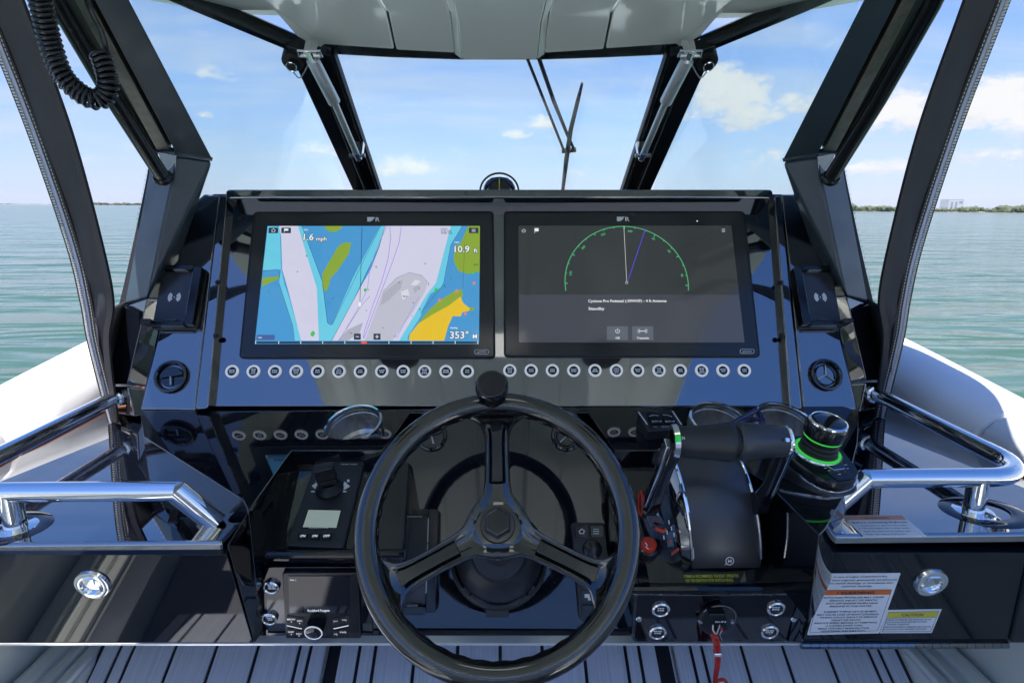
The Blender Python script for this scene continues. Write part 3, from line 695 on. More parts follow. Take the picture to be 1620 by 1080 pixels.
# ------------------------------------------------------------------ side curtains
def curtain(sgn, lw):
    t = thing('side_curtain', 'black canvas side curtain edge with white zipper on the %s' % lw, 'curtain', (sgn * .92, 1.33, -.5), 'canvas curtains beside the helm')
    def LP(px, py, y):
        d = ray(px, py); p = d * (y / d.y); p.x *= (1 if sgn < 0 else -1); return p
    rows = [-190, 0, 207, 390, 480, 545, 668]
    zo = [-118, -42, 41, 104, 126, 138, 170]               # outer edge
    ins = [-38, 34, 111, 161, 178, 172, 186]               # inner edge of the strip
    ys = [.86, 1.02, 1.15, 1.25, 1.288, 1.315, 1.36]
    zi = [a + w for a, w in zip(zo, [16, 15, 14, 13, 12, 11, 10])]
    def strip(name, a, bb, m_, dy=0.0, th=.004, r0=0, r1=None):
        b = MB(); A = smooth_path([LP(x, r, y + dy) for x, r, y in zip(a, rows, ys)], 9); B = smooth_path([LP(x, r, y + dy) for x, r, y in zip(bb, rows, ys)], 9)
        A, B = A[r0:r1], B[r0:r1]
        secs = []
        for i, (p, q) in enumerate(zip(A, B)):
            row = []
            for j in range(6):
                f = j / 5; w = .0035 * math.sin(i * .55 + j) * math.sin(f * math.pi) if name == 'canvas_panel' else 0
                row.append(p.lerp(q, f) + V((0, w, 0)))
            secs.append(row + [v + V((0, th, 0)) for v in row[::-1]])
        b.loft(secs); return b.build(name, M[m_], t, smooth=50), A, B
    lo = [x + 3 for x in zi]
    cp, A, B = strip('canvas_panel', zi, ins, 'canvas')
    strip('zipper_tape', [x + 7 for x in zo], zi, 'zip', -.001, .003)
    strip('zipper_tape', zo, [x + 7 for x in zo], 'teethd', -.0005, .003)
    # hems
    strip('binding', [x - 9 for x in ins], ins, 'hem', -.003, .008)
    strip('binding', [x + 1 for x in zi], [x + 8 for x in zi], 'hem', -.002, .006)
    # teeth
    b = MB(); path = smooth_path([LP(x + 5, r, y - .003) for x, r, y in zip(zo, rows, ys)], 44)
    acc = 0; step = .0056
    for p, q in zip(path, path[1:]):
        L_ = (q - p).length; d = (q - p).normalized(); s_ = V((1, 0, 0)) - d * d.x; s_.normalize()
        while acc < L_:
            b.box(p + d * acc, (.0052, .0028, .003), (s_, d, s_.cross(d))); acc += step
        acc -= L_
    tag(b.build('zipper_teeth', M['teeth'], t, smooth=0), kind='stuff')
    # stitches
    for off, nm in ((4, 'stitching'),):
        b = MB(); path = smooth_path([LP(x + off, r, y - .0035) for x, r, y in zip(zi, rows, ys)], 40); acc = 0; step = .0075
        for p, q in zip(path, path[1:]):
            L_ = (q - p).length; d = (q - p).normalized(); s_ = (V((1, 0, 0)) - d * d.x).normalized()
            while acc < L_:
                b.box(p + d * acc, (.0012, .0045, .0012), (s_, d, s_.cross(d))); acc += step
            acc -= L_
        tag(b.build(nm, M['stitch'], t, smooth=0), kind='stuff')
    # lower gusset joining the leg, and the thin strip up the leg
    b = MB(); g = [LP(178, 480, 1.292), LP(197, 484, 1.44), LP(186, 560, 1.42), LP(170, 640, 1.41), LP(200, 640, 1.355), LP(186, 540, 1.312)]
    b.loft([[LP(150, 505, 1.297), LP(172, 494, 1.36), LP(200, 480, 1.46)], [LP(156, 560, 1.318), LP(168, 560, 1.38), LP(184, 560, 1.46)], [LP(164, 640, 1.35), LP(170, 650, 1.39), LP(178, 640, 1.45)]], closed=False)
    o = b.build('canvas_gusset', M['canvas'], t); sm = o.modifiers.new('thick', 'SOLIDIFY'); sm.thickness = .004
    b = MB(); a_ = [LP(235, 262, 1.47), LP(222, 330, 1.47), LP(205, 410, 1.46), LP(186, 492, 1.45)]; c_ = [LP(247, 262, 1.47), LP(236, 330, 1.47), LP(219, 410, 1.46), LP(199, 492, 1.45)]
    a_ = smooth_path([LP(240, 200, 1.45)] + a_, 4); c_ = smooth_path([LP(249, 220, 1.45)] + c_, 4)
    b.loft([[p, q, q + V((0, .004, 0)), p + V((0, .004, 0))] for p, q in zip(a_, c_)]); b.build('canvas_strip', M['hem'], t)
    pts = [LP(150, 505, 1.294), LP(172, 493, 1.357), LP(198, 479, 1.44)]
    MB().tube(smooth_path(pts, 5), .005, 6).build('seam_binding', M['hem'], t)
    b = MB()
    for i in range(26):
        p = smooth_path([LP(233, 270, 1.468), LP(220, 335, 1.468), LP(203, 412, 1.458), LP(186, 488, 1.448)], 26)[i * 3]
        b.box(p - V((0, .002, 0)), (.001, .001, .004))
    tag(b.build('stitching', M['stitch'], t, smooth=0), kind='stuff')
curtain(-1, 'left'); curtain(1, 'right')

# coiled cord hanging by the left leg
cc = thing('coiled_cord', 'black coiled handset cord hanging in a loop from the hardtop', 'cord', tuple(LPl(150, 150, .98)))
path = smooth_path([LPl(50, -90, .90), LPl(58, -30, .92), LPl(67, 15, .94), LPl(80, 70, .96), LPl(98, 118, .97), LPl(125, 146, .98), LPl(150, 158, .985), LPl(167, 150, .99), LPl(171, 128, .99), LPl(165, 103, .99), LPl(158, 85, .99)], 60)
pts = []; acc = 0; prev = None; u = V((1, 0, 0))
for i in range(len(path) - 1):
    tg = (path[i + 1] - path[i]); L_ = tg.length; tg.normalize(); u = (u - tg * u.dot(tg)).normalized(); w = tg.cross(u)
    frac = i / len(path); r = .0128 if frac < .72 else .0125
    steps = 2
    for k in range(steps):
        ph = (acc + L_ * k / steps) / .0072 * 2 * math.pi
        pts.append(path[i] + tg * (L_ * k / steps) + u * (r * math.cos(ph)) + w * (r * math.sin(ph)))
    acc += L_
# resample the helix evenly: 14 points per turn
pts = []; acc = 0.0; u = V((1, 0, 0)); step = .0078 / 14; d_ = 0.0
for i in range(len(path) - 1):
    tg = path[i + 1] - path[i]; L_ = tg.length; tg.normalize(); u = (u - tg * u.dot(tg)).normalized(); w = tg.cross(u)
    while d_ < L_:
        ph = (acc + d_) / .0078 * 2 * math.pi; pts.append(path[i] + tg * d_ + u * (.0122 * math.cos(ph)) + w * (.0122 * math.sin(ph))); d_ += step
    d_ -= L_; acc += L_
MB().tube(pts, .0038, 6).build('coil', M['satin'], cc, smooth=80)
MB().tube(smooth_path([LPl(158, 88, .99), LPl(167, 80, .985), LPl(160, 50, .975), LPl(145, 20, .965), LPl(134, -20, .95), LPl(128, -120, .92)], 8), .0042, 8).build('straight_lead', M['satin'], cc)
# ------------------------------------------------------------------ helm console
con = thing('helm_console', 'black glossy helm console with switch row and shelf', 'console', (0, 1.1, -.7))
def cpart(b, name, m_='gel', bevel=.004, seg=3, parent=None): return b.build(name, M[m_], parent or con, bevel=bevel, seg=seg)
b = MB(); b.plate(D, [(362, 305), (1220, 305), (1252, 643), (326, 643)], -.06, 0); dash = cpart(b, 'dash_panel', bevel=.003)
# hood with a rounded lip, and the top of the dash running forward under the windscreen
b = MB(); b.plate(D, [(357, 299), (1223, 299), (1224, 313), (356, 313)], -.02, .045, .012); cpart(b, 'hood', 'gel', .005)
q0 = D.at(357, 299, .0)
b = MB(); b.prism([V((-.72, q0.y, q0.z - .012)), V((.72, q0.y, q0.z - .012)), V((.66, 2.1, q0.z - .06)), V((-.66, 2.1, q0.z - .06))], V((0, 0, -.05))); cpart(b, 'dash_top', 'matte')
for sgn, pxs in ((-1, [(347, 309), (360, 309), (329, 646), (309, 648)]), (1, [(1224, 309), (1237, 309), (1270, 648), (1250, 646)])):
    b = MB(); b.plate(D, pxs, -.05, .020, .008); cpart(b, 'dash_rim', 'gel', .005)
for sgn, pxs in ((-1, [(323, 308), (349, 308), (310, 650), (221, 649), (249, 527), (259, 430), (280, 412), (289, 338)]),
                 (1, [(1236, 307), (1262, 307), (1296, 338), (1301, 412), (1318, 430), (1330, 527), (1357, 649), (1270, 649)])):
    b = MB(); b.plate(D, pxs, -.055, .004); cpart(b, 'side_panel', 'gel', .006)
    f = [D.at(x, y, -.02) for x, y in (pxs[-4:] + pxs[:1] if sgn < 0 else pxs[2:-1])]
# console flanks falling away behind the side panels
for sgn in (-1, 1):
    pts = [(323, 308), (289, 338), (259, 430), (249, 527), (221, 649)] if sgn < 0 else [(1262, 307), (1296, 338), (1318, 430), (1330, 527), (1357, 649)]
    A = [D.at(x, y, -.004) for x, y in pts]; B = [p + V((sgn * .015, .35, 0)) for p in A]
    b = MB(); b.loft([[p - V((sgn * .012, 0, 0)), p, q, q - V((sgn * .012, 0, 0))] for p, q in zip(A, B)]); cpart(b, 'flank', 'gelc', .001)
# shelf
ob = DK.at(357, 862)
shelf_px = [(221, 650), (227, 690), (384, 790), (393, 808), (462, 712), (606, 712), (650, 652), (930, 652), (972, 712), (1130, 712), (1212, 762), (1296, 846), (1306, 836), (1338, 780), (1357, 700), (1359, 650), (1300, 632), (300, 632)]
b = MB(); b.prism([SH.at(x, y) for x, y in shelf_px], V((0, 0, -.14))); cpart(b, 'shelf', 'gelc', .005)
# wheel panel
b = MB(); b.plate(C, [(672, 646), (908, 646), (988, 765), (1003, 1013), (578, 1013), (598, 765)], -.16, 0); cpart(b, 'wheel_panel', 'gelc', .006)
# left pod
pl = [(466, 730), (650, 730), (640, 872), (409, 872)]
pts = [PL.at(*p) for p in pl]
VL = Pl(PL.at(500, 876), (0, -.98, -.2)); VR = Pl(PR.at(1130, 928), (0, -.98, -.2))
lo = [VL.at(417, 1017), VL.at(620, 1017)]
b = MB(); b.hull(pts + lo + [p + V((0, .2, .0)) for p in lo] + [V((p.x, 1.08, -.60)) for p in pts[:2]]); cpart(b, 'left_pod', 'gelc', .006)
def pod_flank(A, B):
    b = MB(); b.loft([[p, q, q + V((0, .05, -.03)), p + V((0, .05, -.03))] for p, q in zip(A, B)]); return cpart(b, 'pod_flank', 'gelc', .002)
pod_flank([SH.at(466, 713), SH.at(430, 760), SH.at(394, 806), DK.at(359, 862), L.at(402, 1016, .003)], [PL.at(468, 729, .002), PL.at(443, 790, .002), PL.at(424, 836, .002), PL.at(409, 873, .002), VL.at(418, 1016, .002)])
b = MB(); a0, a1 = PL.at(405, 876, .001), PL.at(640, 876, .001); b.tube([a0, a1], .0075, 10); cpart(b, 'pod_lip', 'door', 0)
# right pod
pr = [(960, 730), (1168, 730), (1208, 795), (1264, 920), (1004, 928), (980, 800)]
pts = [PR.at(*p) for p in pr]
lo = [VR.at(1001, 1016), VR.at(1246, 1016)]
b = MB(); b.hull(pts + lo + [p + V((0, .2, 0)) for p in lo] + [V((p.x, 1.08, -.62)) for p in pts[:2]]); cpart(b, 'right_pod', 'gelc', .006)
pod_flank([SH.at(1128, 713), SH.at(1213, 763), SH.at(1256, 806), SH.at(1297, 847), L.at(1267, 1016, .003)], [PR.at(1166, 731, .002), PR.at(1208, 795, .002), PR.at(1236, 858, .002), PR.at(1264, 921, .002), VR.at(1247, 1015, .002)])
b = MB(); b.tube([PR.at(1000, 931, .001), PR.at(1262, 931, .001)], .0085, 10); cpart(b, 'pod_lip', 'door', 0)
# bright trim strip along the bottom edge
LB = Pl(L.at(800, 1019), (0, -.98, -.2))
b = MB(); b.plate(L, [(-60, 1017.5), (1268, 1017.5), (1268, 1021), (-60, 1021)], -.012, .0045); cpart(b, 'bottom_trim', 'silver', .001)
# switch fascia on the right pod, radio fascia on the left one
b = MB(); b.plate(VR, [(1008, 941), (1262, 941), (1244, 1011), (1003, 1011)], 0, .0025, .006); cpart(b, 'switch_fascia', 'gloss', .001)
b = MB(); b.plate(VL, [(418, 897), (585, 897), (590, 1014), (424, 1014)], 0, .0025, .006); cpart(b, 'radio_fascia', 'gloss', .001)

# push buttons: ring, cap and printed legend
def push_button(pl, px, py, r, parent=con, tilt=0.0, style=0, proud=.004):
    o = pl.at(px, py)
    rg = MB().lathe([(r * .70, .0008), (r * .72, proud), (r * .84, proud + .0012), (r, proud - .0006), (r * 1.04, 0), (r * 1.04, -.01)], o, pl.n, 24).build('push_button', M['ring'] if style == 0 else M['chrome'], parent)
    MB().lathe([(0, proud * .55), (r * .66, proud * .55), (r * .715, proud * .2)], o, pl.n, 20).build('button_cap', M['btn'], rg)
    b = MB(); k = random.choice((2, 2, 3))
    for i in range(k):
        w = r * random.uniform(.55, .95); y = ((k - 1) / 2 - i) * r * .30
        n_ = random.choice((2, 3)); gap = r * .06; ww = (w - gap * (n_ - 1)) / n_
        for j in range(n_):
            x = -w / 2 + ww / 2 + j * (ww + gap)
            c = o + pl.e1 * x + pl.e2 * y + pl.n * (proud * .55 + .0004)
            a, d = pl.e1 * ww / 2, pl.e2 * r * .095
            b.sheet([c - a - d, c + a - d, c + a + d, c - a + d])
    b.build('legend', M['print'], rg, smooth=0)
    return rg
xs = [367.5 + 33.8 * i for i in range(12)] + [806.5 + 33.7 * i for i in range(12)]
for i, x in enumerate(xs):
    push_button(D, x, 587.5 - (1.5 if i > 11 else 0), .0148)
# matching dark sockets along the foot of the shelf
for x, y in ((385, 669), (416, 669), (449, 669), (481, 669), (615, 669), (964, 671), (995, 671), (650, 669)):
    pass
for (x, y) in ((1044.5, 960.5), (1039.5, 996.5), (1226, 959), (1216, 995.5)):
    push_button(VR, x, y, .0145, style=1, proud=.006)
for (x, y) in ((431, 924), (428, 973.5)):
    push_button(VL, x, y, .0130, style=1, proud=.008)
for (x, y) in ((1010.5, 978), (1255, 978)):
    MB().lathe([(0, .003), (.004, .003), (.005, .001)], VR.at(x, y, .002), VR.n, 12).build('screw', M['chrome'], con)
for (x, y) in ((381, 345), (1197, 345), (345, 447), (1235, 447), (342, 531), (1237, 531)):
    MB().lathe([(0, .006), (.004, .006), (.006, .003), (.0065, 0)], D.at(x, y, 0.0 if x in (381, 1197) else .018), D.n, 12).build('snap_stud', M['rubber'], con)

# ------------------------------------------------------------------ displays
TP = {}
def display(pxs, scr, label):
    t = thing('marine_display', label, 'display', tuple(D.at(pxs[2][0], pxs[2][1])), 'displays in the dash')
    b = MB(); b.plate(D, pxs, -.01, .011, .010, 5); b.build('bezel', M['bezel'], t, bevel=.0025, seg=3)
    c = [(pxs[0][0] - 2, pxs[0][1] - 2), (pxs[1][0] + 2, pxs[1][1] - 2), (pxs[2][0] + 2, pxs[2][1] + 2), (pxs[3][0] - 2, pxs[3][1] + 2)]
    b = MB(); b.plate(D, c, -.01, .003, .012, 5); b.build('gasket', M['rubber'], t)
    return t
def logo(t, x, y):
    b = MB(); b.flat(D, [(x - 11, y - 4), (x + 1, y - 4), (x - 2, y + 0.5), (x - 6, y + 3), (x - 11, y + 3)], .0117); b.text('R', D, x + 5.5, y - .5, 7, .0117, stretch=1.15); b.build('logo', M['print'], t, smooth=0)
def badge(t, x, y):
    b = MB(); pl = D.up(.0117); c = [pl.at(x + dx, y + dy) for dx, dy in ((-11, -3.3), (11, -3.3), (11, 3.3), (-11, 3.3))]
    c = rounded(c, .005, 4); b.tube(c, .0007, 4, closed=True); b.text('o>>>>', D, x, y, 3.6, .0117); b.build('badge', M['print'], t, smooth=0)
cdp = display([(403, 337), (779, 336), (782, 565), (380, 565)], None, 'lit chart display showing a blue and yellow nautical map')
rdp = display([(799, 336), (1176, 336), (1201, 563), (799, 563)], None, 'dim dark display showing a green radar arc and Standby text')
logo(cdp, 592, 347.5); logo(rdp, 987, 347); badge(cdp, 762, 556.5); badge(rdp, 1182, 555.5)
Z = lambda pts: [(360 + x / 3.682, 320 + y / 3.682) for x, y in pts]
def G(name, rgb, k=1.0):
    if name not in M: M[name] = glow(name, rgb, k)
    return M[name]
def scr(t, name, m_, polys, h):
    for p in polys: MB().flat(D, p, h).build(name, m_, t, smooth=0)
CH = .0118
scr(cdp, 'chart_screen', G('chart_blue', (72, 150, 205)), [Z([(232, 138), (1470, 138), (1465, 825), (158, 825)])], CH)
scr(cdp, 'chart_shallows', G('chart_cyan', (105, 200, 225)), [Z(p) for p in (
    [(236, 140), (305, 145), (312, 390), (290, 393), (205, 395)],
    [(410, 138), (432, 138), (550, 460), (580, 700), (600, 714), (612, 708), (730, 440), (890, 138), (918, 138), (880, 260), (640, 760), (605, 805), (527, 805), (520, 500)],
    [(312, 385), (330, 470), (360, 560), (430, 805), (388, 805), (380, 720), (300, 470)],
    [(1300, 138), (1367, 138), (1300, 250), (1258, 470), (1244, 495), (1180, 535), (1128, 640), (1128, 660), (1050, 780), (1050, 805), (995, 805), (1160, 530), (1212, 470), (1285, 190)])], CH + .0003)
scr(cdp, 'chart_channel', G('chart_white', (205, 205, 228)), [Z(p) for p in (
    [(300, 138), (410, 138), (465, 320), (520, 500), (532, 805), (428, 805), (355, 520), (318, 390), (312, 200)],
    [(917, 138), (1302, 138), (1288, 185), (1214, 470), (1162, 535), (1000, 805), (607, 805), (760, 520), (835, 390), (885, 260)])], CH + .0004)
scr(cdp, 'chart_shoal', G('chart_shoal', (186, 188, 204)), [Z(p) for p in (
    [(905, 520), (985, 440), (1060, 410), (1130, 425), (1165, 465), (1150, 520), (1080, 640), (960, 805), (800, 805), (860, 640)],)], CH + .0006)
scr(cdp, 'chart_shoal_ridge', G('chart_ridge', (170, 172, 188)), [Z(p) for p in (
    [(905, 530), (980, 470), (1020, 450), (1010, 500), (940, 570), (890, 600)], [(1080, 500), (1110, 480), (1120, 500), (1090, 530)], [(640, 805), (700, 740), (790, 700), (770, 760), (700, 805)])], CH + .0007)
scr(cdp, 'chart_shoal_crest', G('chart_crest', (214, 214, 226)), [Z(p) for p in ([(1065, 480), (1095, 450), (1125, 460), (1100, 485)], [(1010, 520), (1050, 505), (1060, 540), (1020, 570)])], CH + .0008)
scr(cdp, 'chart_flats', G('chart_olive', (135, 165, 55)), [Z(p) for p in (
    [(672, 236), (722, 234), (708, 296), (640, 400), (602, 440), (582, 508), (565, 520), (552, 490), (552, 415), (590, 350), (640, 262)],
    [(565, 138), (672, 138), (655, 160), (630, 172), (600, 172), (575, 160)], [(1400, 138), (1470, 138), (1469, 405), (1400, 418), (1345, 400), (1318, 345), (1318, 300), (1335, 250), (1360, 235)],
    [(203, 440), (305, 430), (298, 446), (200, 490)], [(1105, 712), (1170, 630), (1230, 575), (1330, 512), (1365, 505), (1372, 548), (1290, 605), (1190, 660)], [(1400, 614), (1440, 612), (1436, 630), (1400, 632)])], CH + .0005)
scr(cdp, 'chart_land', G('chart_yellow', (226, 190, 45)), [Z([(1357, 548), (1372, 585), (1412, 618), (1405, 632), (1368, 640), (1358, 664), (1312, 662), (1285, 720), (1262, 805), (1055, 805), (1062, 768), (1110, 708), (1190, 655), (1290, 600)])], CH + .0006)
scr(cdp, 'chart_compass_strip', G('chart_dark', (40, 46, 56)), [Z([(160, 810), (1465, 810), (1465, 822), (159, 822)])], CH + .0008)
scr(cdp, 'chart_compass_mark', G('chart_red', (235, 85, 55)), [Z([(778, 810), (812, 810), (812, 824), (778, 824)])], CH + .001)
b = MB()
for x in (164, 298, 426, 554, 683, 940, 1069, 1197, 1326, 1458): b.flat(D, Z([(x - 2, 808), (x + 2, 808), (x + 2, 824), (x - 2, 824)]), CH + .001)
b.build('chart_compass_ticks', G('chart_tick', (235, 240, 245)), cdp, smooth=0)
b = MB()
for w, p in ((.0014, [(1012, 138), (1000, 230), (960, 350), (880, 560), (795, 790)]), (.0014, [(945, 138), (950, 210), (935, 330), (895, 470), (850, 590), (800, 740), (790, 790)]), (.0012, [(930, 138), (880, 240), (830, 380), (815, 500), (790, 560), (760, 620), (700, 720), (650, 805)]), (.0011, [(1115, 550), (1030, 700), (985, 790)])):
    b.line(D, Z(p), w, CH + .0009)
b.build('chart_route', G('chart_purple', (160, 125, 225)), cdp, smooth=0)
b = MB()
for w, p in ((.0012, [(783, 146), (778, 350), (771, 580)]), (.0008, [(918, 138), (880, 262), (760, 520), (607, 805)]), (.0007, [(432, 138), (552, 460), (582, 702), (600, 714), (612, 708), (892, 138)]), (.0007, [(1367, 138), (1300, 250), (1258, 470), (1244, 495), (1128, 640)]), (.0007, [(205, 400), (290, 390), (305, 410), (300, 440)]), (.0007, [(300, 470), (380, 720), (390, 805)]), (.0006, [(905, 520), (985, 440), (1060, 408), (1130, 425), (1165, 465)]), (.0006, [(830, 545), (780, 600), (690, 740)]), (.0006, [(1382, 240), (1370, 500)])):
    b.line(D, Z(p), w, CH + .0009)
for s_, x, y, c in (('12', 866, 376, 10), ('13', 1150, 357, 9), ('14', 1000, 466, 9), ('12', 820, 509, 9), ('11', 808, 630, 9), ('16', 718, 760, 9), ('13', 975, 779, 9), ('Muds', 1035, 547, 9), ('8', 407, 404, 9), ('6', 1082, 583, 10), ('5', 1120, 622, 12), ('7', 614, 560, 9), ('4', 460, 312, 12), ('5', 1075, 662, 9), ('11', 905, 730, 8), ('2', 480, 266, 8), ('3', 1300, 442, 9), ('1', 1117, 500, 14), ('1', 1170, 475, 16), ('2', 1265, 487, 12), ('Muds', 1448, 362, 9), ('3', 238, 520, 9)):
    X, Y = Z([(x, y)])[0]; b.text(s_, D, X, Y, c / 3.7, CH + .0012)
b.build('chart_soundings', G('chart_ink', (40, 48, 70)), cdp, smooth=0)
b = MB()
for (x, y, s_) in ((802, 510, 1), (1215, 512, 1.3), (497, 765, 1.6), (1434, 410, 1)):
    MB().flat(D, Z([(x - 8 * s_, y - 4 * s_), (x + 2, y - 12 * s_), (x + 9 * s_, y - 2), (x + 2, y + 11 * s_), (x - 8 * s_, y + 7 * s_)]), CH + .001).build('chart_mark', G('chart_green', (60, 190, 90)), cdp, smooth=0)
b = MB()
for (x, y) in ((1334, 518), (1234, 570), (1385, 648), (1436, 470)): MB().flat(D, Z([(x - 7, y - 9), (x + 7, y - 9), (x + 7, y + 9), (x - 7, y + 9)]), CH + .001).build('chart_mark', G('chart_pink', (215, 130, 130)), cdp, smooth=0)
b = MB(); b.flat(D, Z([(770, 576), (778, 590), (776, 606), (764, 606), (763, 590)]), CH + .0012); b.build('boat_cursor', G('chart_tick', (235, 240, 245)), cdp, smooth=0)
b = MB()
for p in ([(240, 148), (296, 148), (294, 180), (238, 180)], [(313, 148), (369, 148), (369, 180), (313, 180)], [(1406, 148), (1461, 148), (1461, 180), (1406, 180)], [(736, 764), (776, 764), (776, 800), (736, 800)], [(850, 764), (891, 764), (891, 800), (850, 800)]):
    MB().flat(D, Z(p), CH + .001, .0012).build('screen_button', G('chart_keys', (44, 54, 72)), cdp, smooth=0)
b = MB(); b.flat(D, Z([(171, 771), (276, 771), (274, 802), (167, 802)]), CH + .001, .002); b.build('screen_menu', G('chart_menu', (70, 95, 150)), cdp, smooth=0)
b = MB(); wt = lambda s_, x, y, c, al='L', hh=.0016: b.text(s_, D, *Z([(x, y)])[0], c / 3.682, CH + hh, al)
def home(t_pl, X, Y, s_, bb, h):
    bb.line(t_pl, [(X - 4 * s_, Y), (X, Y - 3.4 * s_), (X + 4 * s_, Y)], .0012 * s_, h); bb.line(t_pl, [(X - 2.8 * s_, Y), (X - 2.8 * s_, Y + 3 * s_), (X + 2.8 * s_, Y + 3 * s_), (X + 2.8 * s_, Y)], .0010 * s_, h)
home(D, *Z([(267, 164)])[0], .8, b, CH + .0016)
b.flat(D, Z([(331, 154), (354, 154), (354, 166), (331, 166)]), CH + .0016); b.line(D, Z([(331, 152), (330, 176)]), .0009, CH + .0016)
for yy_ in (158, 164, 170): b.line(D, Z([(1423, yy_), (1444, yy_)]), .0009, CH + .0016)
b.line(D, Z([(748, 782), (764, 782)]), .0014, CH + .0016); b.line(D, Z([(862, 782), (879, 782)]), .0014, CH + .0016); b.line(D, Z([(870.5, 773), (870.5, 791)]), .0014, CH + .0016)
wt('map', 178, 786, 9)
wt('SOG', 443, 160, 9); wt('Depth', 1322, 232, 8); wt('Heading', 1297, 730, 9); b.build('screen_icons', G('chart_tick', (235, 240, 245)), cdp, smooth=0)
# big readings: white on a dark outline
for s_, x, y, c, al in (('1.6', 443, 202, 40, 'L'), ('mph', 516, 212, 25, 'L'), ('10.9', 1322, 272, 40, 'L'), ('ft', 1434, 281, 26, 'L'), ('353\u00b0', 1295, 772, 42, 'L'), ('M', 1428, 780, 26, 'L')):
    b = MB()
    for dx, dy in ((-3, 0), (3, 0), (0, 3), (0, -3), (2, 2), (-2, 2)): b.text(s_, D, *Z([(x + dx, y + dy)])[0], c / 3.682, CH + .0011 + .00002 * (dx + 4) + .000006 * dy, al)
    b.build('reading_outline', G('chart_ink', (40, 48, 70)), cdp, smooth=0)
    b = MB(); b.text(s_, D, *Z([(x, y)])[0], c / 3.682, CH + .0016, al); b.build('reading', G('chart_tick', (235, 240, 245)), cdp, smooth=0)
b = MB(); b.text('Position', D, *Z([(1243, 155)])[0], 2.2, CH + .0014, 'L'); b.text("N 28\u00b0 24.0'", D, *Z([(1243, 168)])[0], 2.6, CH + .0014, 'L'); b.text("W 80\u00b0 37.6'", D, *Z([(1243, 180)])[0], 2.6, CH + .0014, 'L')
b.build('screen_position', G('chart_ink', (40, 48, 70)), cdp, smooth=0)

# radar display
scr(rdp, 'radar_screen', G('radar_dark', (52, 56, 59), .95), [[(820, 357), (1157, 357), (1178, 542), (821, 542)]], CH)
scr(rdp, 'radar_menu', G('radar_menu', (66, 70, 80), .95), [[(821, 466), (1169, 466), (1178, 541), (821, 541)]], CH + .0004)
scr(rdp, 'radar_keys', G('radar_key', (92, 99, 112), .95), [[(960, 516), (993, 516), (994, 538), (960, 538)], [(1000, 516), (1033, 516), (1034, 538), (1000, 538)]], CH + .0008)
b = MB(); ctr = D.at(991.5, 447, CH + .0006); Rr = (D.at(1089, 450, CH + .0006) - ctr).length; arc = []
def rp(a, r): 
    return ctr + D.e1 * (r * math.cos(a)) + D.e2 * (r * math.sin(a))
n_ = 90; a0_, a1_ = R_(-8), R_(188)
for i in range(n_):
    a, c = a0_ + (a1_ - a0_) * i / n_, a0_ + (a1_ - a0_) * (i + 1) / n_
    b.sheet([rp(a, Rr * .993), rp(c, Rr * .993), rp(c, Rr * 1.006), rp(a, Rr * 1.006)])
for i in range(0, 19):
    a = R_(-3 + i * 10.2); w = R_(.5); r_ = .955 if i % 3 == 0 else .975
    b.sheet([rp(a - w, Rr * r_), rp(a + w, Rr * r_), rp(a + w, Rr * .99), rp(a - w, Rr * .99)])
for a, s_ in ((8, '90'), (37, '60'), (58, '30'), (83, '000'), (112, '330'), (138, '300'), (170, '270')):
    p = rp(R_(a), Rr * .90); th = R_(a - 90); e1_ = D.e1 * math.cos(th) + D.e2 * math.sin(th); e2_ = D.n.cross(e1_)
    vs, fs = glyphs(s_); sc = .0078; xm = sum(v.x for v in vs) / len(vs); nv = [b.bm.verts.new(p + e1_ * (v.x - xm) * sc + e2_ * v.y * sc) for v in vs]
    for f in fs: b.bm.faces.new([nv[i] for i in f])
b.build('radar_arc', G('radar_green', (80, 185, 122)), rdp, smooth=0)
b = MB(); b.line(D, [(991.5, 446), (987, 358)], .0011, CH + .0008); cpts = [rp(R_(i * 36), .0035) for i in range(11)]
for p, q in zip(cpts, cpts[1:]): b.sheet([p, q, q * .99999 + (ctr - q) * .25, p + (ctr - p) * .25])
b.build('heading_line', G('radar_white', (205, 208, 212)), rdp, smooth=0)
b = MB(); b.line(D, [(993, 445), (1021, 362)], .0022, CH + .0009); b.build('bearing_line', G('radar_blue', (78, 72, 190)), rdp, smooth=0)
b = MB(); b.text('Cyclone Pro Pedestal (-59WXF) - 4 ft Antenna', D, 930.5, 476, 4.4, CH + .0009, 'L', width=123); b.text('Standby', D, 931, 488, 4.6, CH + .0009, 'L', width=25)
b.text('Off', D, 977, 534.5, 3.4, CH + .0011); b.text('Transmit', D, 1017, 534.5, 3.4, CH + .0011, width=19)
home(D, 828.5, 365, .75, b, CH + .0009); b.line(D, [(846, 361), (846, 369)], .0009, CH + .0009); b.flat(D, [(846, 361), (852, 361), (852, 366), (846, 366)], CH + .0009)
for yy_ in (362.5, 364.5, 366.5): b.line(D, [(1142, yy_), (1147, yy_)], .0008, CH + .0009)
pw = [D.at(977, 523.5, CH + .0011) + D.e1 * (.0052 * math.cos(R_(a))) + D.e2 * (.0052 * math.sin(R_(a))) for a in range(130, 412, 20)]
for p, q in zip(pw, pw[1:]):
    k_ = (D.at(977, 523.5, CH + .0011) - p) * .22; k2 = (D.at(977, 523.5, CH + .0011) - q) * .22; b.sheet([p, q, q + k2, p + k_])
b.line(D, [(977, 519.5), (977, 523.5)], .0011, CH + .0011); b.line(D, [(1012, 523.5), (1021, 523.5)], .0016, CH + .0011)
for dx in (-1, 1):
    for r_ in (4.4, 6.4): b.line(D, [(1016.5 + dx * r_, 520.5), (1016.5 + dx * (r_ + 1), 523.5), (1016.5 + dx * r_, 526.5)], .0008, CH + .0011)
b.build('radar_text', G('radar_print', (235, 236, 238)), rdp, smooth=0)
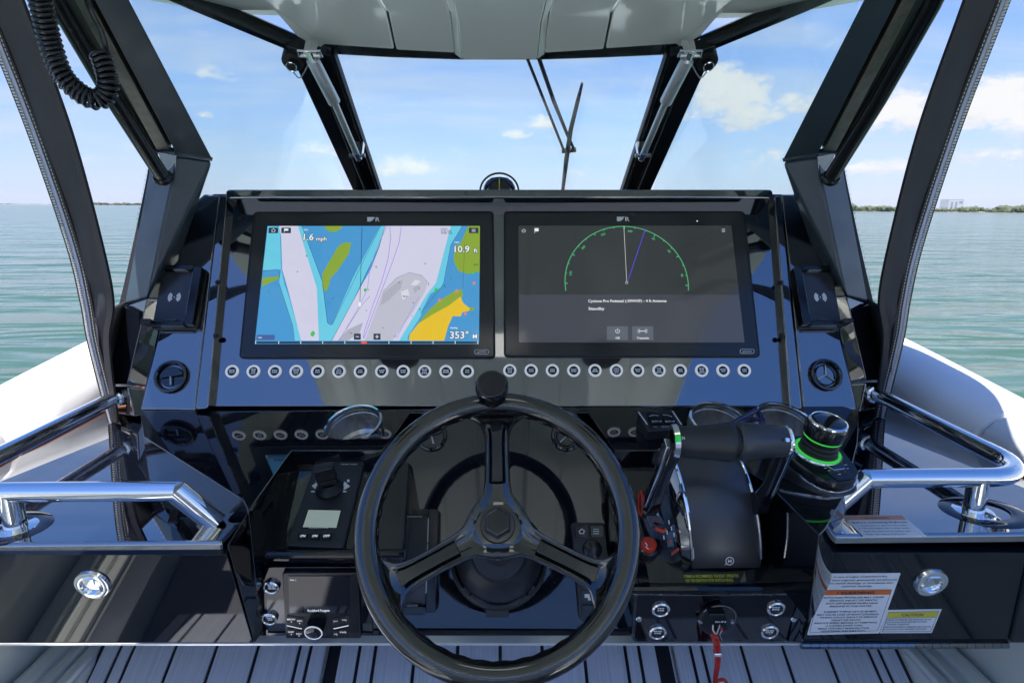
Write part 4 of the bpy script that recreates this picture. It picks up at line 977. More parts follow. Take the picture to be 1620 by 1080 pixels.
b = MB(); b.flat(D, [(1102, 348.8), (1104, 348.8), (1104, 350.6), (1102, 350.6)], .0117); b.build('status_light', G('radar_print', (235, 236, 238)), rdp, smooth=0)

# ------------------------------------------------------------------ compass on the dash top
cp = thing('compass', 'domed black compass standing on the dash top behind the hood', 'compass', (0, 1.66, .02))
cpd = ray(790, 297); cpo = cpd * (1.62 / cpd.y); cpo.z = .018; cp.location = cpo
MB().lathe([(.062, 0), (.062, .012), (.054, .022), (.050, .024)], cpo, (0, 0, 1), 28).build('base', M['matte'], cp)
MB().lathe([(.044, .02), (.041, .034), (.034, .046), (.022, .055), (0, .058)], cpo, (0, 0, 1), 28).build('dome', M['gloss'], cp)
MB().tube([cpo + V((.050 * math.cos(a), -.012, .02 + .046 * math.sin(a))) for a in [i * math.pi / 16 for i in range(17)]], .0025, 8).build('hood_ring', M['satin'], cp)
MB().box(cpo + V((0, -.0425, .036)), (.0022, .003, .03)).build('lubber_line', M['printy'], cp)
b = MB()
for i, c in enumerate('30 N 33'):
    pass
for i in range(9): b.box(cpo + V((-.03 + i * .0075, -.044 + abs(i - 4) * .003, .0235)), (.003, .001, .005))
b.build('card_marks', M['print'], cp, smooth=0)

# ------------------------------------------------------------------ air vents
def vent(pl, px, py, r, label, ang=0, open_=True, h=0.0):
    o = pl.at(px, py, h); t = thing('air_vent', label, 'air vent', tuple(o), 'round air vents of the console')
    MB().lathe([(r * .74, -.004), (r * .76, .006), (r * .82, .0085), (r * .94, .0075), (r, .003), (r, -.004)], o, pl.n, 36).build('ring', M['gloss'], t)
    MB().lathe([(r * .76, .004), (r * .70, -.004), (r * .5, -.012), (0, -.016)], o, pl.n, 32).build('bowl', M['satin'], t)
    u = pl.e1 * math.cos(ang) + pl.e2 * math.sin(ang); w = pl.n.cross(u)
    if open_:
        MB().tube([o + pl.n * .002 + (u * math.cos(a) + w * math.sin(a)) * r * .62 for a in [i * math.pi / 14 for i in range(28)]], .0016, 6, closed=True).build('inner_ring', M['satin'], t)
        for k in range(3):
            a = k * 2 * math.pi / 3 + math.pi / 2
            MB().tube([o + pl.n * .001, o + pl.n * .001 + (u * math.cos(a) + w * math.sin(a)) * r * .62], .0014, 6).build('vane', M['steel'], t)
    else:
        pts = [o + pl.n * .004 + (u * math.cos(a) + w * math.sin(a) * .9) * r * .68 for a in [i * math.pi / 14 for i in range(15)]]
        b = MB(); b.prism(pts, -pl.n * .004); b.build('flap', M['gloss'], t, bevel=.002)
        pts = [o - pl.n * .001 + (u * math.cos(a) + w * math.sin(a) * .9) * r * .68 for a in [math.pi + i * math.pi / 14 for i in range(15)]]
        b = MB(); b.prism(pts, -pl.n * .004); b.build('flap', M['gloss'], t, bevel=.002)
        MB().tube([o + pl.n * .005, o + pl.n * .004 - w * r * .5], .0018, 6).build('vane', M['steel'], t)
vent(D, 271.5, 596, .0385, 'closed round air vent low on the left side panel under the phone tray', .15, False, .006)
vent(D, 1306, 593, .0385, 'open three-vaned air vent low on the right side panel', -.1, True, .006)
vent(C, 683, 690, .030, 'closed air vent behind the upper left of the steering wheel', .3, False)
vent(C, 896, 690, .030, 'open air vent behind the upper right of the steering wheel', .2, True)

# ------------------------------------------------------------------ phone trays
def phone_tray(pl, px, py, w, hgt, sgn, label, lean=0.0, icon=True):
    o = pl.at(px, py); t = thing('phone_tray', label, 'phone holder', tuple(o), 'wireless phone trays on the console')
    e1 = pl.e1; e2 = (pl.e2 + pl.e1 * lean).normalized(); n = pl.n
    Q = lambda x, y, z: o + e1 * (x * w * (1 if sgn < 0 else -1)) + e2 * (y * hgt) + n * z
    def slab(name, x0, x1, y0, y1, z0, z1, m_='matte', bv=.002, r=.004):
        b = MB(); b.prism(rounded([Q(x0, y0, z1), Q(x1, y0, z1), Q(x1, y1, z1), Q(x0, y1, z1)], r, 3), n * (z0 - z1)); return b.build(name, M[m_], t, bevel=bv)
    slab('back_plate', -.56, .72, -.58, .57, -.004, .010, 'matte')
    slab('charging_pad', -.5, .46, -.5, .5, .0102, .017, 'graphite', .002)
    slab('clamp_bar', .50, .74, -.56, .55, .0102, .034, 'satin', .003)
    for a, c in ((-.36, -.10), (-.08, .17), (.19, .46)): slab('bar_clip', .47, .50, a, c, .018, .030, 'steel', .001, .001)
    slab('upper_jaw', -.55, .50, .49, .57, .0171, .036, 'satin', .003)
    slab('jaw_pad', -.08, .30, .478, .489, .020, .034, 'steel', .001, .001)
    slab('lower_jaw', -.42, .50, -.585, -.50, .0171, .036, 'satin', .003)
    slab('jaw_prong', -.66, -.36, -.56, -.48, .012, .046, 'matte', .003)
    slab('jaw_pad', .0, .30, -.499, -.470, .0172, .040, 'graphite', .002, .001)
    if icon:
        b = MB(); c = Q(-.02, .0, .0176); r0 = w * .02
        b.sheet([c + (e1 * math.cos(a) + e2 * math.sin(a)) * r0 for a in [i * math.pi / 5 for i in range(10)]])
        for s_ in (-1, 1):
            for rr in (.09, .13, .17):
                pts = [c + e1 * (s_ * math.cos(a) * w * rr) + e2 * (math.sin(a) * w * rr) for a in [R_(x) for x in range(-50, 51, 20)]]
                for p, q in zip(pts, pts[1:]):
                    dp, dq = (p - c).normalized() * w * .017, (q - c).normalized() * w * .017; b.sheet([p - dp, q - dq, q + dq, p + dp])
        b.build('charging_symbol', M['print'], t, smooth=0)
phone_tray(D, 283, 474, .080, .128, -1, 'empty phone tray with charging symbol on the left side panel', .02)
phone_tray(D, 1291, 474, .080, .128, 1, 'empty phone tray with charging symbol on the right side panel', -.02)
phone_tray(C, 651, 884, .066, .152, -1, 'long black phone tray half hidden behind the steering wheel', -.0, False)
MB().box(C.at(684, 921, .03), (.003, .012, .004), (C.e1, C.e2, C.n)).build('release_tab', M['red'], [o for o in COL.objects if o.name.startswith('phone_tray') and o.parent is None][-1])

# keypad behind the wheel
t = thing('remote_keypad', 'black remote keypad with home and menu keys behind the wheel', 'keypad', tuple(C.at(935, 895)))
b = MB(); b.plate(C, [(904, 826), (957, 826), (972, 982), (918, 982)], 0, .016, .008); b.build('body', M['matte'], t, bevel=.002)
b = MB(); home(C, 920.5, 840, 1.15, b, .0202); b.build('key_symbol', M['print'], t, smooth=0); b = MB()
for y in (836.5, 840, 843.5): b.line(C, [(938.5, y), (947.5, y)], .0011, .0202)
b.line(C, [(924, 919), (931, 919)], .0013, .0202); b.line(C, [(925, 899), (929, 902)], .0013, .0202)
b.flat(C, [(925, 939), (933, 939), (933, 945), (925, 945)], .0202); b.flat(C, [(930, 943), (936, 943), (936, 949), (930, 949)], .0203)
b.build('key_symbols', M['print'], t, smooth=0)
for p in ([(909, 830), (931, 830), (931, 850), (910, 850)], [(934, 830), (955, 830), (956, 850), (934, 850)], [(917, 907), (945, 907), (947, 930), (918, 930)], [(918, 933), (947, 933), (949, 954), (920, 954)], [(920, 957), (950, 957), (952, 978), (922, 978)]):
    b = MB(); b.plate(C, p, .0161, .0195, .003); b.build('key', M['satin'], t, bevel=.001)
MB().lathe([(0, .024), (.012, .024), (.0165, .022), (.018, .016)], C.at(935, 868), C.n, 24).build('rotary_knob', M['satin'], t)

# ------------------------------------------------------------------ steering wheel
WN = V((0, -.775, .632)).normalized()
wc = ray(787.5, 833).normalized() * .826
WP = Pl(wc, WN); E1, E2 = WP.e1, WP.e2
RM, RT = .1722, .0156
sw = thing('steering_wheel', 'carbon fibre three-spoke steering wheel with black spinner knob', 'steering wheel', tuple(wc))
pts = [wc + E1 * (RM * math.cos(a)) + E2 * (RM * math.sin(a)) for a in [i * 2 * math.pi / 96 for i in range(96)]]
b = MB(); secs = []
for i in range(97):
    a = i * 2 * math.pi / 96; u = E1 * math.cos(a) + E2 * math.sin(a)
    secs.append([wc + u * (RM + RT * math.cos(t_)) + WN * (.0135 * math.sin(t_)) for t_ in [k * 2 * math.pi / 20 for k in range(20)]])
b.loft(secs, caps=False); bmesh.ops.remove_doubles(b.bm, verts=b.bm.verts[:], dist=1e-5); b.build('rim', M['carbon'], sw, smooth=80)
pts = []
for i in range(240):
    a = i * 2 * math.pi / 240; rr = RM - RT * .72 - .0006 * math.sin(i * math.pi / 3)
    pts.append(wc + E1 * (rr * math.cos(a)) + E2 * (rr * math.sin(a)) - WN * .002)
MB().tube(pts, .0056, 8, closed=True).build('grip_insert', M['gloss'], sw, smooth=80)
def spoke(ang):
    u = E1 * math.cos(ang) + E2 * math.sin(ang); w = WN.cross(u)
    prof = [(.008, .040, .004), (.022, .036, .006), (.032, .028, .006), (.042, .0205, .005), (.058, .0178, .004), (.085, .0168, .003), (.112, .0168, .002), (.128, .0184, .001), (.140, .0235, 0), (.149, .034, -.001), (.156, .048, -.003), (.161, .060, -.004), (.164, .068, -.005)]
    secs = []
    for r, hw, z in prof:
        c = wc + u * r + WN * (z - .004)
        secs.append([c + w * x + WN * zz for x, zz in ((-hw, -.002), (-hw * .96, .003), (-hw * .86, .0062), (-hw * .72, .0058), (-hw * .55, .003), (-hw * .25, .0008), (0, .0002), (hw * .25, .0008), (hw * .55, .003), (hw * .72, .0058), (hw * .86, .0062), (hw * .96, .003), (hw, -.002), (hw * .8, -.008), (-hw * .8, -.008))])
    b = MB(); b.loft(secs); s_ = b.build('spoke', M['carbon'], sw, smooth=60)
    b = MB(); secs = []
    for r, hw, z in prof[4:9]:
        c = wc + u * r + WN * (z + .0005); secs.append([c + w * x + WN * zz for x, zz in ((-hw * .46, .001), (-hw * .40, .0030), (hw * .40, .0030), (hw * .46, .001))])
    b.loft(secs); b.build('spoke_inlay', M['gloss'], s_, bevel=.001)
for a in (90.5, 207, 334): spoke(R_(a))
MB().lathe([(0, .006), (.028, .005), (.037, .001), (.040, -.008), (.034, -.016)], wc, WN, 36).build('hub_plate', M['carbon'], sw)
MB().lathe([(.017, .004), (.0215, .006), (.0230, .010), (.0215, .014), (.016, .015)], wc, WN, 32).build('hub_washer', M['gloss'], sw)
MB().lathe([(.0185, .012), (.0185, .031), (.0160, .0342), (.004, .0347), (0, .0338)], wc, WN, 6, ref=tuple(E2)).build('hub_nut', M['gloss'], sw, bevel=.0012, smooth=25)
ka = R_(92.5); kc = wc + E1 * (RM * math.cos(ka)) + E2 * (RM * math.sin(ka)); KN = (WN + E2 * .10).normalized()
kb = MB().lathe([(.012, RT * .6), (.016, RT + .004), (.0185, RT + .010), (.0205, RT + .026), (.0225, RT + .036), (.0225, RT + .041), (.0205, RT + .045), (.0190, RT + .0455)], kc, KN, 32).build('spinner_knob', M['gloss'], sw)
MB().lathe([(.0192, RT + .0452), (.0180, RT + .0466), (.010, RT + .0475), (0, RT + .0478)], kc, KN, 32).build('knob_cap', M['rubber'], kb)
b = MB()
for i in range(30):
    a = i * 2 * math.pi / 30; u = V((1, 0, 0)); u = (u - KN * u.dot(KN)).normalized(); w = KN.cross(u); d = u * math.cos(a) + w * math.sin(a)
    b.tube([kc + KN * (RT + .011) + d * .0188, kc + KN * (RT + .034) + d * .0220], .0010, 5)
tag(b.build('knob_ribs', M['gloss'], kb), kind='stuff')
# column and boot behind the hub
co = MB().lathe([(.014, -.01), (.014, -.05), (.022, -.055), (.024, -.09)], wc, WN, 24).build('column', M['satin'], sw)
base_d = -(wc - C.p).dot(C.n) / WN.dot(C.n) if False else None
hit = wc - WN * ((wc - C.p).dot(C.n) / WN.dot(C.n))
hlen = (wc - hit).length
hb = thing('steering_boss', 'round black steering boss on the panel behind the wheel hub', 'steering boss', tuple(hit))
MB().lathe([(.085, .0), (.088, .012), (.086, .022), (.078, .028), (.074, .050), (.060, .075), (.048, .085), (.044, .10), (.024, .105), (.024, hlen - .085)], hit, WN, 40).build('boss', M['matte'], hb)
MB().lathe([(.079, .024), (.081, .034), (.077, .040)], hit, WN, 40).build('boss_ring', M['gloss'], hb)
MB().lathe([(0, .016), (.005, .015), (.008, .008), (.0085, 0)], Pl(hit + WN * .097, WN).at(786, 873), WN, 16).build('bleed_screw', M['steel'], hb)
b = MB(); b.plate(C, [(769, 948), (805, 948), (805, 976), (769, 976)], 0, .03, .002); b.build('clip_plate', M['matte'], hb, bevel=.002)

# ------------------------------------------------------------------ cup holders
shelf_o = [o for o in con.children if o.name.startswith('shelf')][0]
def bore(ob, cutter):                     # cut a hole for good; the cutter is removed again
    me = bpy.data.meshes.new('bore'); bmesh.ops.recalc_face_normals(cutter.bm, faces=cutter.bm.faces[:]); cutter.bm.to_mesh(me); cutter.bm.free()
    c = bpy.data.objects.new('bore', me); COL.objects.link(c)
    md = ob.modifiers.new('bore', 'BOOLEAN'); md.object = c; md.operation = 'DIFFERENCE'; md.solver = 'EXACT'
    saved = [m_ for m_ in ob.modifiers if m_.type == 'BEVEL']
    for m_ in saved: m_.show_viewport = False
    bpy.context.view_layer.update(); dg = bpy.context.evaluated_depsgraph_get()
    new = bpy.data.meshes.new_from_object(ob.evaluated_get(dg)); ob.modifiers.remove(md); ob.data = new
    for m_ in saved: m_.show_viewport = True
    bpy.data.objects.remove(c)
def cup(px, py, r, label, tilt=(0, 0, 1)):
    o = SH.at(px, py) + V((0, 0, .006)); t = thing('cup_holder', label, 'cup holder', tuple(o), 'stainless cup holders in the shelf'); ax = V(tilt).normalized()
    bore(shelf_o, MB().lathe([(0, .05), (r * 1.0, .05), (r * 1.0, -.10), (0, -.10)], o, ax, 40))
    MB().lathe([(r * .935, -.004), (r * .935, .003), (r * .96, .0065), (r * 1.03, .006), (r * 1.06, .0), (r * 1.06, -.03), (r * .99, -.03)], o, ax, 48).build('rim', M['chrome'], t)
    MB().lathe([(r * .94, .001), (r * .93, -.010), (r * .915, -.011), (r * .91, -.056), (r * .8, -.062), (0, -.062)], o, ax, 48).build('well', M['well'], t)
cup(560, 677, .0575, 'stainless cup holder set in the shelf left of the steering wheel', (-.12, -.34, .9))
cup(1136, 671, .058, 'stainless cup holder behind the twin throttle grips', (.05, -.34, .9))
cup(1240, 672, .058, 'stainless cup holder half hidden behind the joystick', (.05, -.34, .9))

# keypad on the shelf near the throttle
t = thing('trim_keypad', 'small black two-column switch pad with white legends behind the throttle', 'switch pad', tuple(SH.at(1045, 690)))
KP = Pl(SH.at(1045, 692) + V((0, 0, .022)), (0, -.22, .97))
b = MB(); b.plate(KP, [(1008, 649), (1064, 648), (1084, 677), (1024, 682)], -.035, 0, .005); b.build('body', M['matte'], t, bevel=.003)
for p in ([(1023, 652), (1043, 652), (1050, 669), (1030, 670)], [(1046, 652), (1062, 651), (1072, 668), (1053, 669)]):
    b = MB(); b.plate(KP, p, .0002, .005, .003); b.build('rocker', M['satin'], t, bevel=.002)
b = MB(); b.text('BOW UP', KP, 1039.5, 666, 3.2, .0056, width=15); b.text('BOW UP', KP, 1060, 666, 3.2, .0056, width=15); b.text('ALL', KP, 1037, 674.5, 2.6, .0008); b.text('SELECT', KP, 1053, 674.5, 2.6, .0008, width=13); b.text('MODE', KP, 1071, 674.5, 2.6, .0008, width=9)
b.line(KP, [(1010, 651), (1024, 671)], .0025, .0009); b.line(KP, [(1064, 650), (1078, 671)], .0025, .0009)
b.line(KP, [(1027, 658), (1034, 656), (1042, 657)], .0012, .0056); b.line(KP, [(1049, 656), (1056, 656), (1063, 659)], .0012, .0056)
b.build('legends', M['print'], t, smooth=0)

# folded dark blue glasses between the cup holders
t = thing('sunglasses', 'dark blue folded glasses lying between the two right cup holders', 'glasses', tuple(SH.at(1180, 672)))
gz_ = .045
gp = lambda x, y, h: SH.up(h).at(x, y)
MB().tube([gp(1146, 674, .02), gp(1170, 662, .03), gp(1196, 649, .035)], [.0035, .004, .005], 8).build('temple', M['blueg'], t)
MB().tube([gp(1152, 670, .014), gp(1176, 665, .016), gp(1200, 662, .022)], [.003, .0045, .005], 8).build('temple', M['blueg'], t)
MB().tube([gp(1196, 647, .036), gp(1202, 655, .03), gp(1208, 668, .018), gp(1200, 674, .012)], [.004, .005, .005, .004], 8).build('front_frame', M['blueg'], t)

# ------------------------------------------------------------------ trim tab panel on the left pod
t = thing('trim_panel', 'black trim control with grey-green screen and ON ON OFF keys', 'control panel', tuple(PL.at(520, 800)))
b = MB(); b.plate(PL, [(499, 729), (576, 729), (543, 866), (453, 862)], 0, .007, .004); b.build('body', M['matte'], t, bevel=.002)
b = MB(); b.plate(PL, [(488, 806), (539, 807), (532, 834), (479, 833)], .0072, .0082); b.build('screen', M['lcd'], t)
b = MB(); b.plate(PL, [(487, 805), (540, 806), (533, 836), (477, 835)], .007, .0076); b.build('screen_frame', M['satin'], t)
for x, s_ in ((479, 'ON'), (498, 'ON'), (516.5, 'OFF')):
    b = MB(); b.plate(PL, [(x - 7, 842), (x + 9, 842), (x + 7, 852), (x - 9, 852)], .007, .0098, .002); k_ = b.build('key', M['satin'], t, bevel=.001)
    b = MB(); b.text(s_, PL, x, 847, 4.6, .0102, width=8 if s_ == 'ON' else 10); b.build('key_legend', M['litprint'], k_, smooth=0)
b = MB(); b.text('INDICATOR', PL, 504, 834.6, 2.2, .0082, width=30); b.text('TRIM TABS', PL, 552, 734, 2.6, .0074, width=26); b.build('lettering', M['print'], t, smooth=0)
jb = PL.at(522, 775, .007)
b = MB(); b.lathe([(.024, 0), (.024, .006), (.019, .012), (.016, .02)], jb, PL.n, 24); b.build('stick_base', M['rubber'], t)
jx = (PL.n + V((-.10, .14, 0))).normalized()
b = MB(); e1_ = (V((1, .25, 0)) - jx * V((1, .25, 0)).dot(jx)).normalized(); e2_ = jx.cross(e1_)
secs = []
for hh, wx, wy in ((.008, .015, .012), (.02, .016, .012), (.03, .018, .012), (.043, .0175, .012), (.050, .016, .011), (.052, .012, .008)):
    c = jb + jx * hh; secs.append(rounded([c - e1_ * wx - e2_ * wy, c + e1_ * wx - e2_ * wy, c + e1_ * wx + e2_ * wy, c - e1_ * wx + e2_ * wy], .005, 3))
b.loft(secs); st = b.build('stick', M['rubber'], t, smooth=50)
b = MB()
for i in range(7): b.box(jb + jx * (.016 + i * .005) - e2_ * .0122, (.030, .002, .0022), (e1_, e2_, jx))
tag(b.build('stick_ribs', M['satin'], st), kind='stuff')
b = MB(); b.flat(PL, [(493, 768), (503, 761), (503, 777)], .0074); b.flat(PL, [(554, 769), (545, 761), (540, 777)], .0074)
for x, y in ((501, 760), (551, 760)): b.flat(PL, [(x - 2, y - 2), (x + 2, y - 2), (x + 2, y + 2), (x - 2, y + 2)], .0074)
for x, y in ((495, 777), (545, 777)): b.flat(PL, [(x - 3, y - 1), (x + 3, y - 1), (x + 3, y + 1), (x - 3, y + 1)], .0074)
b.build('arrows', M['print'], t, smooth=0)

# ------------------------------------------------------------------ radio
t = thing('marine_radio', 'black stereo head unit with blank screen and round silver knob', 'radio', tuple(VL.at(510, 1000)))
b = MB(); b.plate(VL, [(446, 906), (566, 906), (571, 1012), (530, 1016), (470, 1016), (452, 1012)], .0026, .012, .004); b.build('faceplate', M['satin'], t, bevel=.002)
b = MB(); b.plate(VL, [(456, 911), (553, 911), (552, 969), (458, 969)], .0121, .013); b.build('screen', M['gloss'], t)
b = MB(); b.text('FM-1', VL, 459, 917, 2.6, .0134, 'L', width=9); b.text('Rockford Fosgate', VL, 504, 965, 5, .0134, width=34); b.build('screen_text', M['litprint'], t, smooth=0)
MB().lathe([(0, .0222), (.0126, .0222), (.0144, .0212), (.0146, .008)], (VL.at(495.5, 1001, .0285) - VL.n * .0225), VL.n, 32).build('knob', M['gloss'], t)
MB().lathe([(.0128, .0215), (.0130, .0228), (.0143, .0229), (.0149, .0215)], (VL.at(495.5, 1001, .0285) - VL.n * .0225), VL.n, 36).build('knob_ring', M['ring'], t)  # silver ring with added glow in place of its bright reflections
b = MB(); b.line(VL, [(454, 989), (477, 994)], .0018, .0132); b.line(VL, [(528, 994), (551, 989)], .0018, .0132)
for s_, x, y in (('MENU', 460.5, 979), ('SRC', 474, 981.5), ('DISP', 460.5, 999), ('FAV', 473, 1002), ('|<<', 531, 982), ('>>|', 544.5, 980), ('>||', 531, 1002.5), ('PWR', 543, 999.5)): b.text(s_, VL, x, y, 3.3, .0132)
for x, y in ((461, 983), (474, 985.5), (461, 1003), (473, 1005.5)): b.flat(VL, [(x - 1.2, y - .8), (x + 1.2, y - .8), (x, y + 1.2)], .0132)
b.build('key_legends', M['litprint'], t, smooth=0)
for p in ([(454, 973), (467, 975), (467, 986), (454, 984)], [(468, 975), (480, 977), (480, 990), (468, 987)], [(455, 993), (467, 995), (467, 1008), (456, 1006)], [(468, 996), (480, 998), (479, 1010), (468, 1008)], [(525, 978), (537, 976), (537, 988), (525, 990)], [(538, 975), (552, 973), (552, 985), (538, 987)], [(525, 998), (537, 996), (537, 1008), (525, 1010)], [(538, 995), (552, 993), (552, 1006), (538, 1008)]):
    b = MB(); b.plate(VL, p, .012, .0128, .001); b.build('key', M['rubber'], t)

# ------------------------------------------------------------------ throttle
# binnacle profile from the front foot over the top: (y, z, centre x)
prof = [(.8585, -.5685, .362), (.857, -.552, .361), (.860, -.520, .358), (.871, -.482, .354), (.889, -.448, .349), (.913, -.420, .344), (.945, -.403, .339), (.972, -.405, .336), (1.0, -.43, .334)]
th = thing('twin_throttle', 'graphite twin-lever throttle binnacle with two black grips', 'throttle', (.345, .9, -.55))
hw = .0545
secs = []
for i, (y, z, cx) in enumerate(prof):
    nrm = V((0, -.8, .6)) if i < 3 else (V((0, -.5, .86)) if i < 5 else V((0, 0, 1)))
    a, c = V((cx - hw, y, z)), V((cx + hw, y, z)); top = V((cx, y, z)) + nrm * .006
    lo = V((0, .0, 0))
    row = [a.lerp(c, f) + nrm * (.006 * (1 - (2 * f - 1) ** 2)) for f in [j / 10 for j in range(11)]]
    zb = -.58 + (y - .835) * .489 - .01
    secs.append(row + [V((cx + hw + .012, y + .02, min(zb, z - .01))), V((cx - hw - .004, y + .02, min(zb, z - .01)))])
b = MB(); b.loft(secs); b.build('binnacle', M['graphite'], th, smooth=50)
# chrome rails along both edges of the cover
for sgn in (-1, 1):
    path = smooth_path([V((cx + sgn * (hw + .001), y, z + .001)) for y, z, cx in prof[1:8]], 5)
    b = MB(); b.tube(path, .0026 if sgn > 0 else .0034, 8); b.build('edge_trim', M['chrome'], th)
path = [V((cx - hw - .003, y, z)) for y, z, cx in prof[1:8]]
b = MB(); b.loft([[p, p + V((-.012, .004, -.014)), p + V((-.014, .010, -.034)), p + V((.0, .010, -.03))] for p in path]); b.build('side_trim', M['gel'], th, smooth=40)
# left cheek with the start / stop keys
CK = Pl(V((.26, .85, -.535)), (-.50, -.45, .74))
b = MB(); A_ = [V((.300, .862, -.555)), V((.296, .915, -.450)), V((.290, .97, -.435)), V((.236, .97, -.505)), V((.242, .915, -.530)), V((.262, .868, -.572))]
b.hull(A_ + [p + V((.03, .02, -.06)) for p in A_]); b.build('cheek', M['satin'], th, bevel=.004)
def cheek_pt(x, y): 
    n_ = (A_[1] - A_[0]).cross(A_[5] - A_[0]).normalized()
    if n_.z < 0: n_ = -n_
    return Pl(A_[0], n_)
CP = cheek_pt(0, 0)
b = MB()
for x, y in ((1062, 836), (1055, 842), (1050, 850), (1066, 846), (1071, 852), (1058, 826), (1067, 831)):
    b.flat(CP, [(x - .9, y - 3.4), (x + .7, y - 4), (x + 1.5, y + 2.4), (x - .1, y + 3)], .0045)
b.build('key_marks', M['print'], th, smooth=0)
b = MB(); 
for i in range(6): b.flat(CP, [(1062 + i * 3, 874 - i * 2.2), (1064 + i * 3, 872 - i * 2.2), (1065 + i * 3, 877 - i * 2.2), (1063 + i * 3, 879 - i * 2.2)], .0045)
for x, y in ((1053, 838), (1061, 856)): b.flat(CP, [(x - 1.5, y - 2.4), (x + 1.5, y - 3), (x + 1.8, y + 2.4), (x - 1.2, y + 3)], .0046)
b.build('key_marks', M['printr'], th, smooth=0)
for x, y in ((1059, 848), (1060, 858), (1071, 850), (1068, 836)):
    b = MB(); b.plate(CP, [(x - 6, y - 7), (x + 5, y - 9), (x + 7, y + 6), (x - 4, y + 8)], 0, .004, .002); b.build('key', M['gloss'], th, bevel=.001)
# levers and grips
def lever(xa, xb, yz0, yz1, m_side, sgn, k=1.0):
    p0, p1 = V((xa, *yz0)), V((xb, *yz1)); d = (p1 - p0).normalized(); sx = V((1, 0, 0)); sx = (sx - d * sx.dot(d)).normalized(); w = d.cross(sx)
    secs = []
    for f, ww, tt in ((0, .013, .010), (.12, .019, .011), (.35, .014, .009), (.7, .012, .008), (.9, .016, .009), (1.08, .014, .008)):
        ww *= k; tt *= k; c = p0.lerp(p1, f) - w * (.006 * math.sin(f * 3)); secs.append(rounded([c - sx * tt - w * ww, c + sx * tt - w * ww, c + sx * tt + w * ww, c - sx * tt + w * ww], .005, 3))
    b = MB(); b.loft(secs); lv = b.build('lever', M['gloss'], th, smooth=50)
    b = MB(); secs = []
    for f, ww in ((.10, .010), (.3, .007), (.65, .006), (1.0, .009)):
        c = p0.lerp(p1, f) + sx * (sgn * .0095) - w * (.006 * math.sin(f * 3)) ; secs.append([c - w * ww - sx * .003, c - w * ww + sx * (.002), c + w * ww + sx * .002, c + w * ww - sx * .003])
    b.loft(secs); b.build('lever_trim', M['chrome'], lv, bevel=.001)
    MB().lathe([(0, .012), (.012, .012), (.017, .008), (.018, -.008), (0, -.008)], p0, (sgn, 0, 0), 24).build('pivot_cap', M['satin'], lv)
    return lv
la = lever(.232, .247, (.862, -.462), (.803, -.330), M['chrome'], -1)
lb = lever(.411, .409, (.872, -.462), (.803, -.330), M['chrome'], 1, .68)
lpad = MB(); LQ = [V((.222, .846, -.466)), V((.244, .844, -.464)), V((.256, .847, -.484)), V((.234, .850, -.492))]; lpad.prism(LQ, V((0, .03, .012))); lpad.build('lever_foot', M['gel'], th, bevel=.003)
MB().box((.246, .842, -.490), (.016, .004, .005), (V((.92, 0, -.39)), V((0, 1, 0)), V((.39, 0, .92)))).build('tilt_switch', M['red'], th, bevel=.001)
pts = [V((.2205, .868 + .013 * math.cos(a), -.458 + .020 * math.sin(a))) for a in [i * math.pi / 10 for i in range(20)]]
MB().tube(pts, .0017, 6, closed=True).build('lever_ring', M['red'], th)
def grip(x0, x1, r0, r1, r2, cy, cz, m_, rise=0.0):
    b = MB(); secs = []
    for f, r in ((-.02, r0 * .8), (.0, r0 * .94), (.04, r0), (.3, r0 * .6 + r1 * .4), (.6, r1), (.9, r2), (.97, r2 * .97), (1.0, r2 * .9)):
        c = V((x0 + (x1 - x0) * f, cy, cz + rise * f))
        secs.append([c + V((0, math.cos(a) * r * .92, math.sin(a) * r * (1.05 if math.sin(a) < 0 else .95))) for a in [i * 2 * math.pi / 28 for i in range(28)]])
    b.loft(secs); return b.build('grip', M[m_], th, smooth=60)
grip(.250, .3320, .0225, .0255, .0292, .803, -.328, 'matte')
grip(.408, .3372, .0220, .0255, .0288, .803, -.328, 'graphite', .001)
MB().lathe([(.018, -.006), (.0225, -.004), (.0225, .004), (.018, .006)], (.3346, .803, -.328), (1, 0, 0), 28).build('grip_collar', M['rubber'], th)
c_ = V((.251, .803, -.328))
b = MB(); b.loft([[c_ + V((dx, math.cos(a) * r, math.sin(a) * r)) for a in [R_(x) for x in range(60, 300, 15)]] + [c_ + V((dx, math.cos(a) * (r - .006), math.sin(a) * (r - .006))) for a in [R_(x) for x in range(285, 45, -15)]] for dx, r in ((-.008, .0235), (-.001, .0258))]); b.build('grip_end_trim', M['chrome'], th, smooth=40)
c_ = V((.4085, .803, -.328))
b = MB(); b.lathe([(.021, -.002), (.0228, 0), (.021, .003)], c_, (1, 0, 0), 28); b.build('grip_end_trim', M['chrome'], th)
GP = Pl((.3, .778, -.318), (0, -.88, .47))
b = MB(); b.plate(GP, [(1070, 687), (1077, 687), (1077, 699), (1070, 699)], -.004, .002, .001); b.build('neutral_light', M['lock'], th)
b = MB(); b.text('N', GP, 1081, 692.5, 4.5, .0018); b.build('grip_letter', M['print'], th, smooth=0)
MB().lathe([(0, .003), (.003, .003), (.004, 0)], V((.399, .781, -.318)), (0, -.9, .4), 12).build('grip_screw', M['chrome'], th)
# maker's roundel on the cover
lp = Pl(V((.38, .8575, -.552)), (0, -.985, .17))
c_ = lp.at(1154.5, 887, .0085); b = MB()
ring_ = [c_ + lp.e1 * (.0062 * math.cos(a)) + lp.e2 * (.0062 * math.sin(a)) for a in [i * math.pi / 12 for i in range(24)]]
b.tube(ring_, .0008, 5, closed=True); b.text('M', lp, 1154.5, 887, 5.2, .0088, stretch=1.1); b.line(lp, [(1147, 893), (1150, 890)], .0012, .0088); b.build('roundel', M['print'], th, smooth=0)

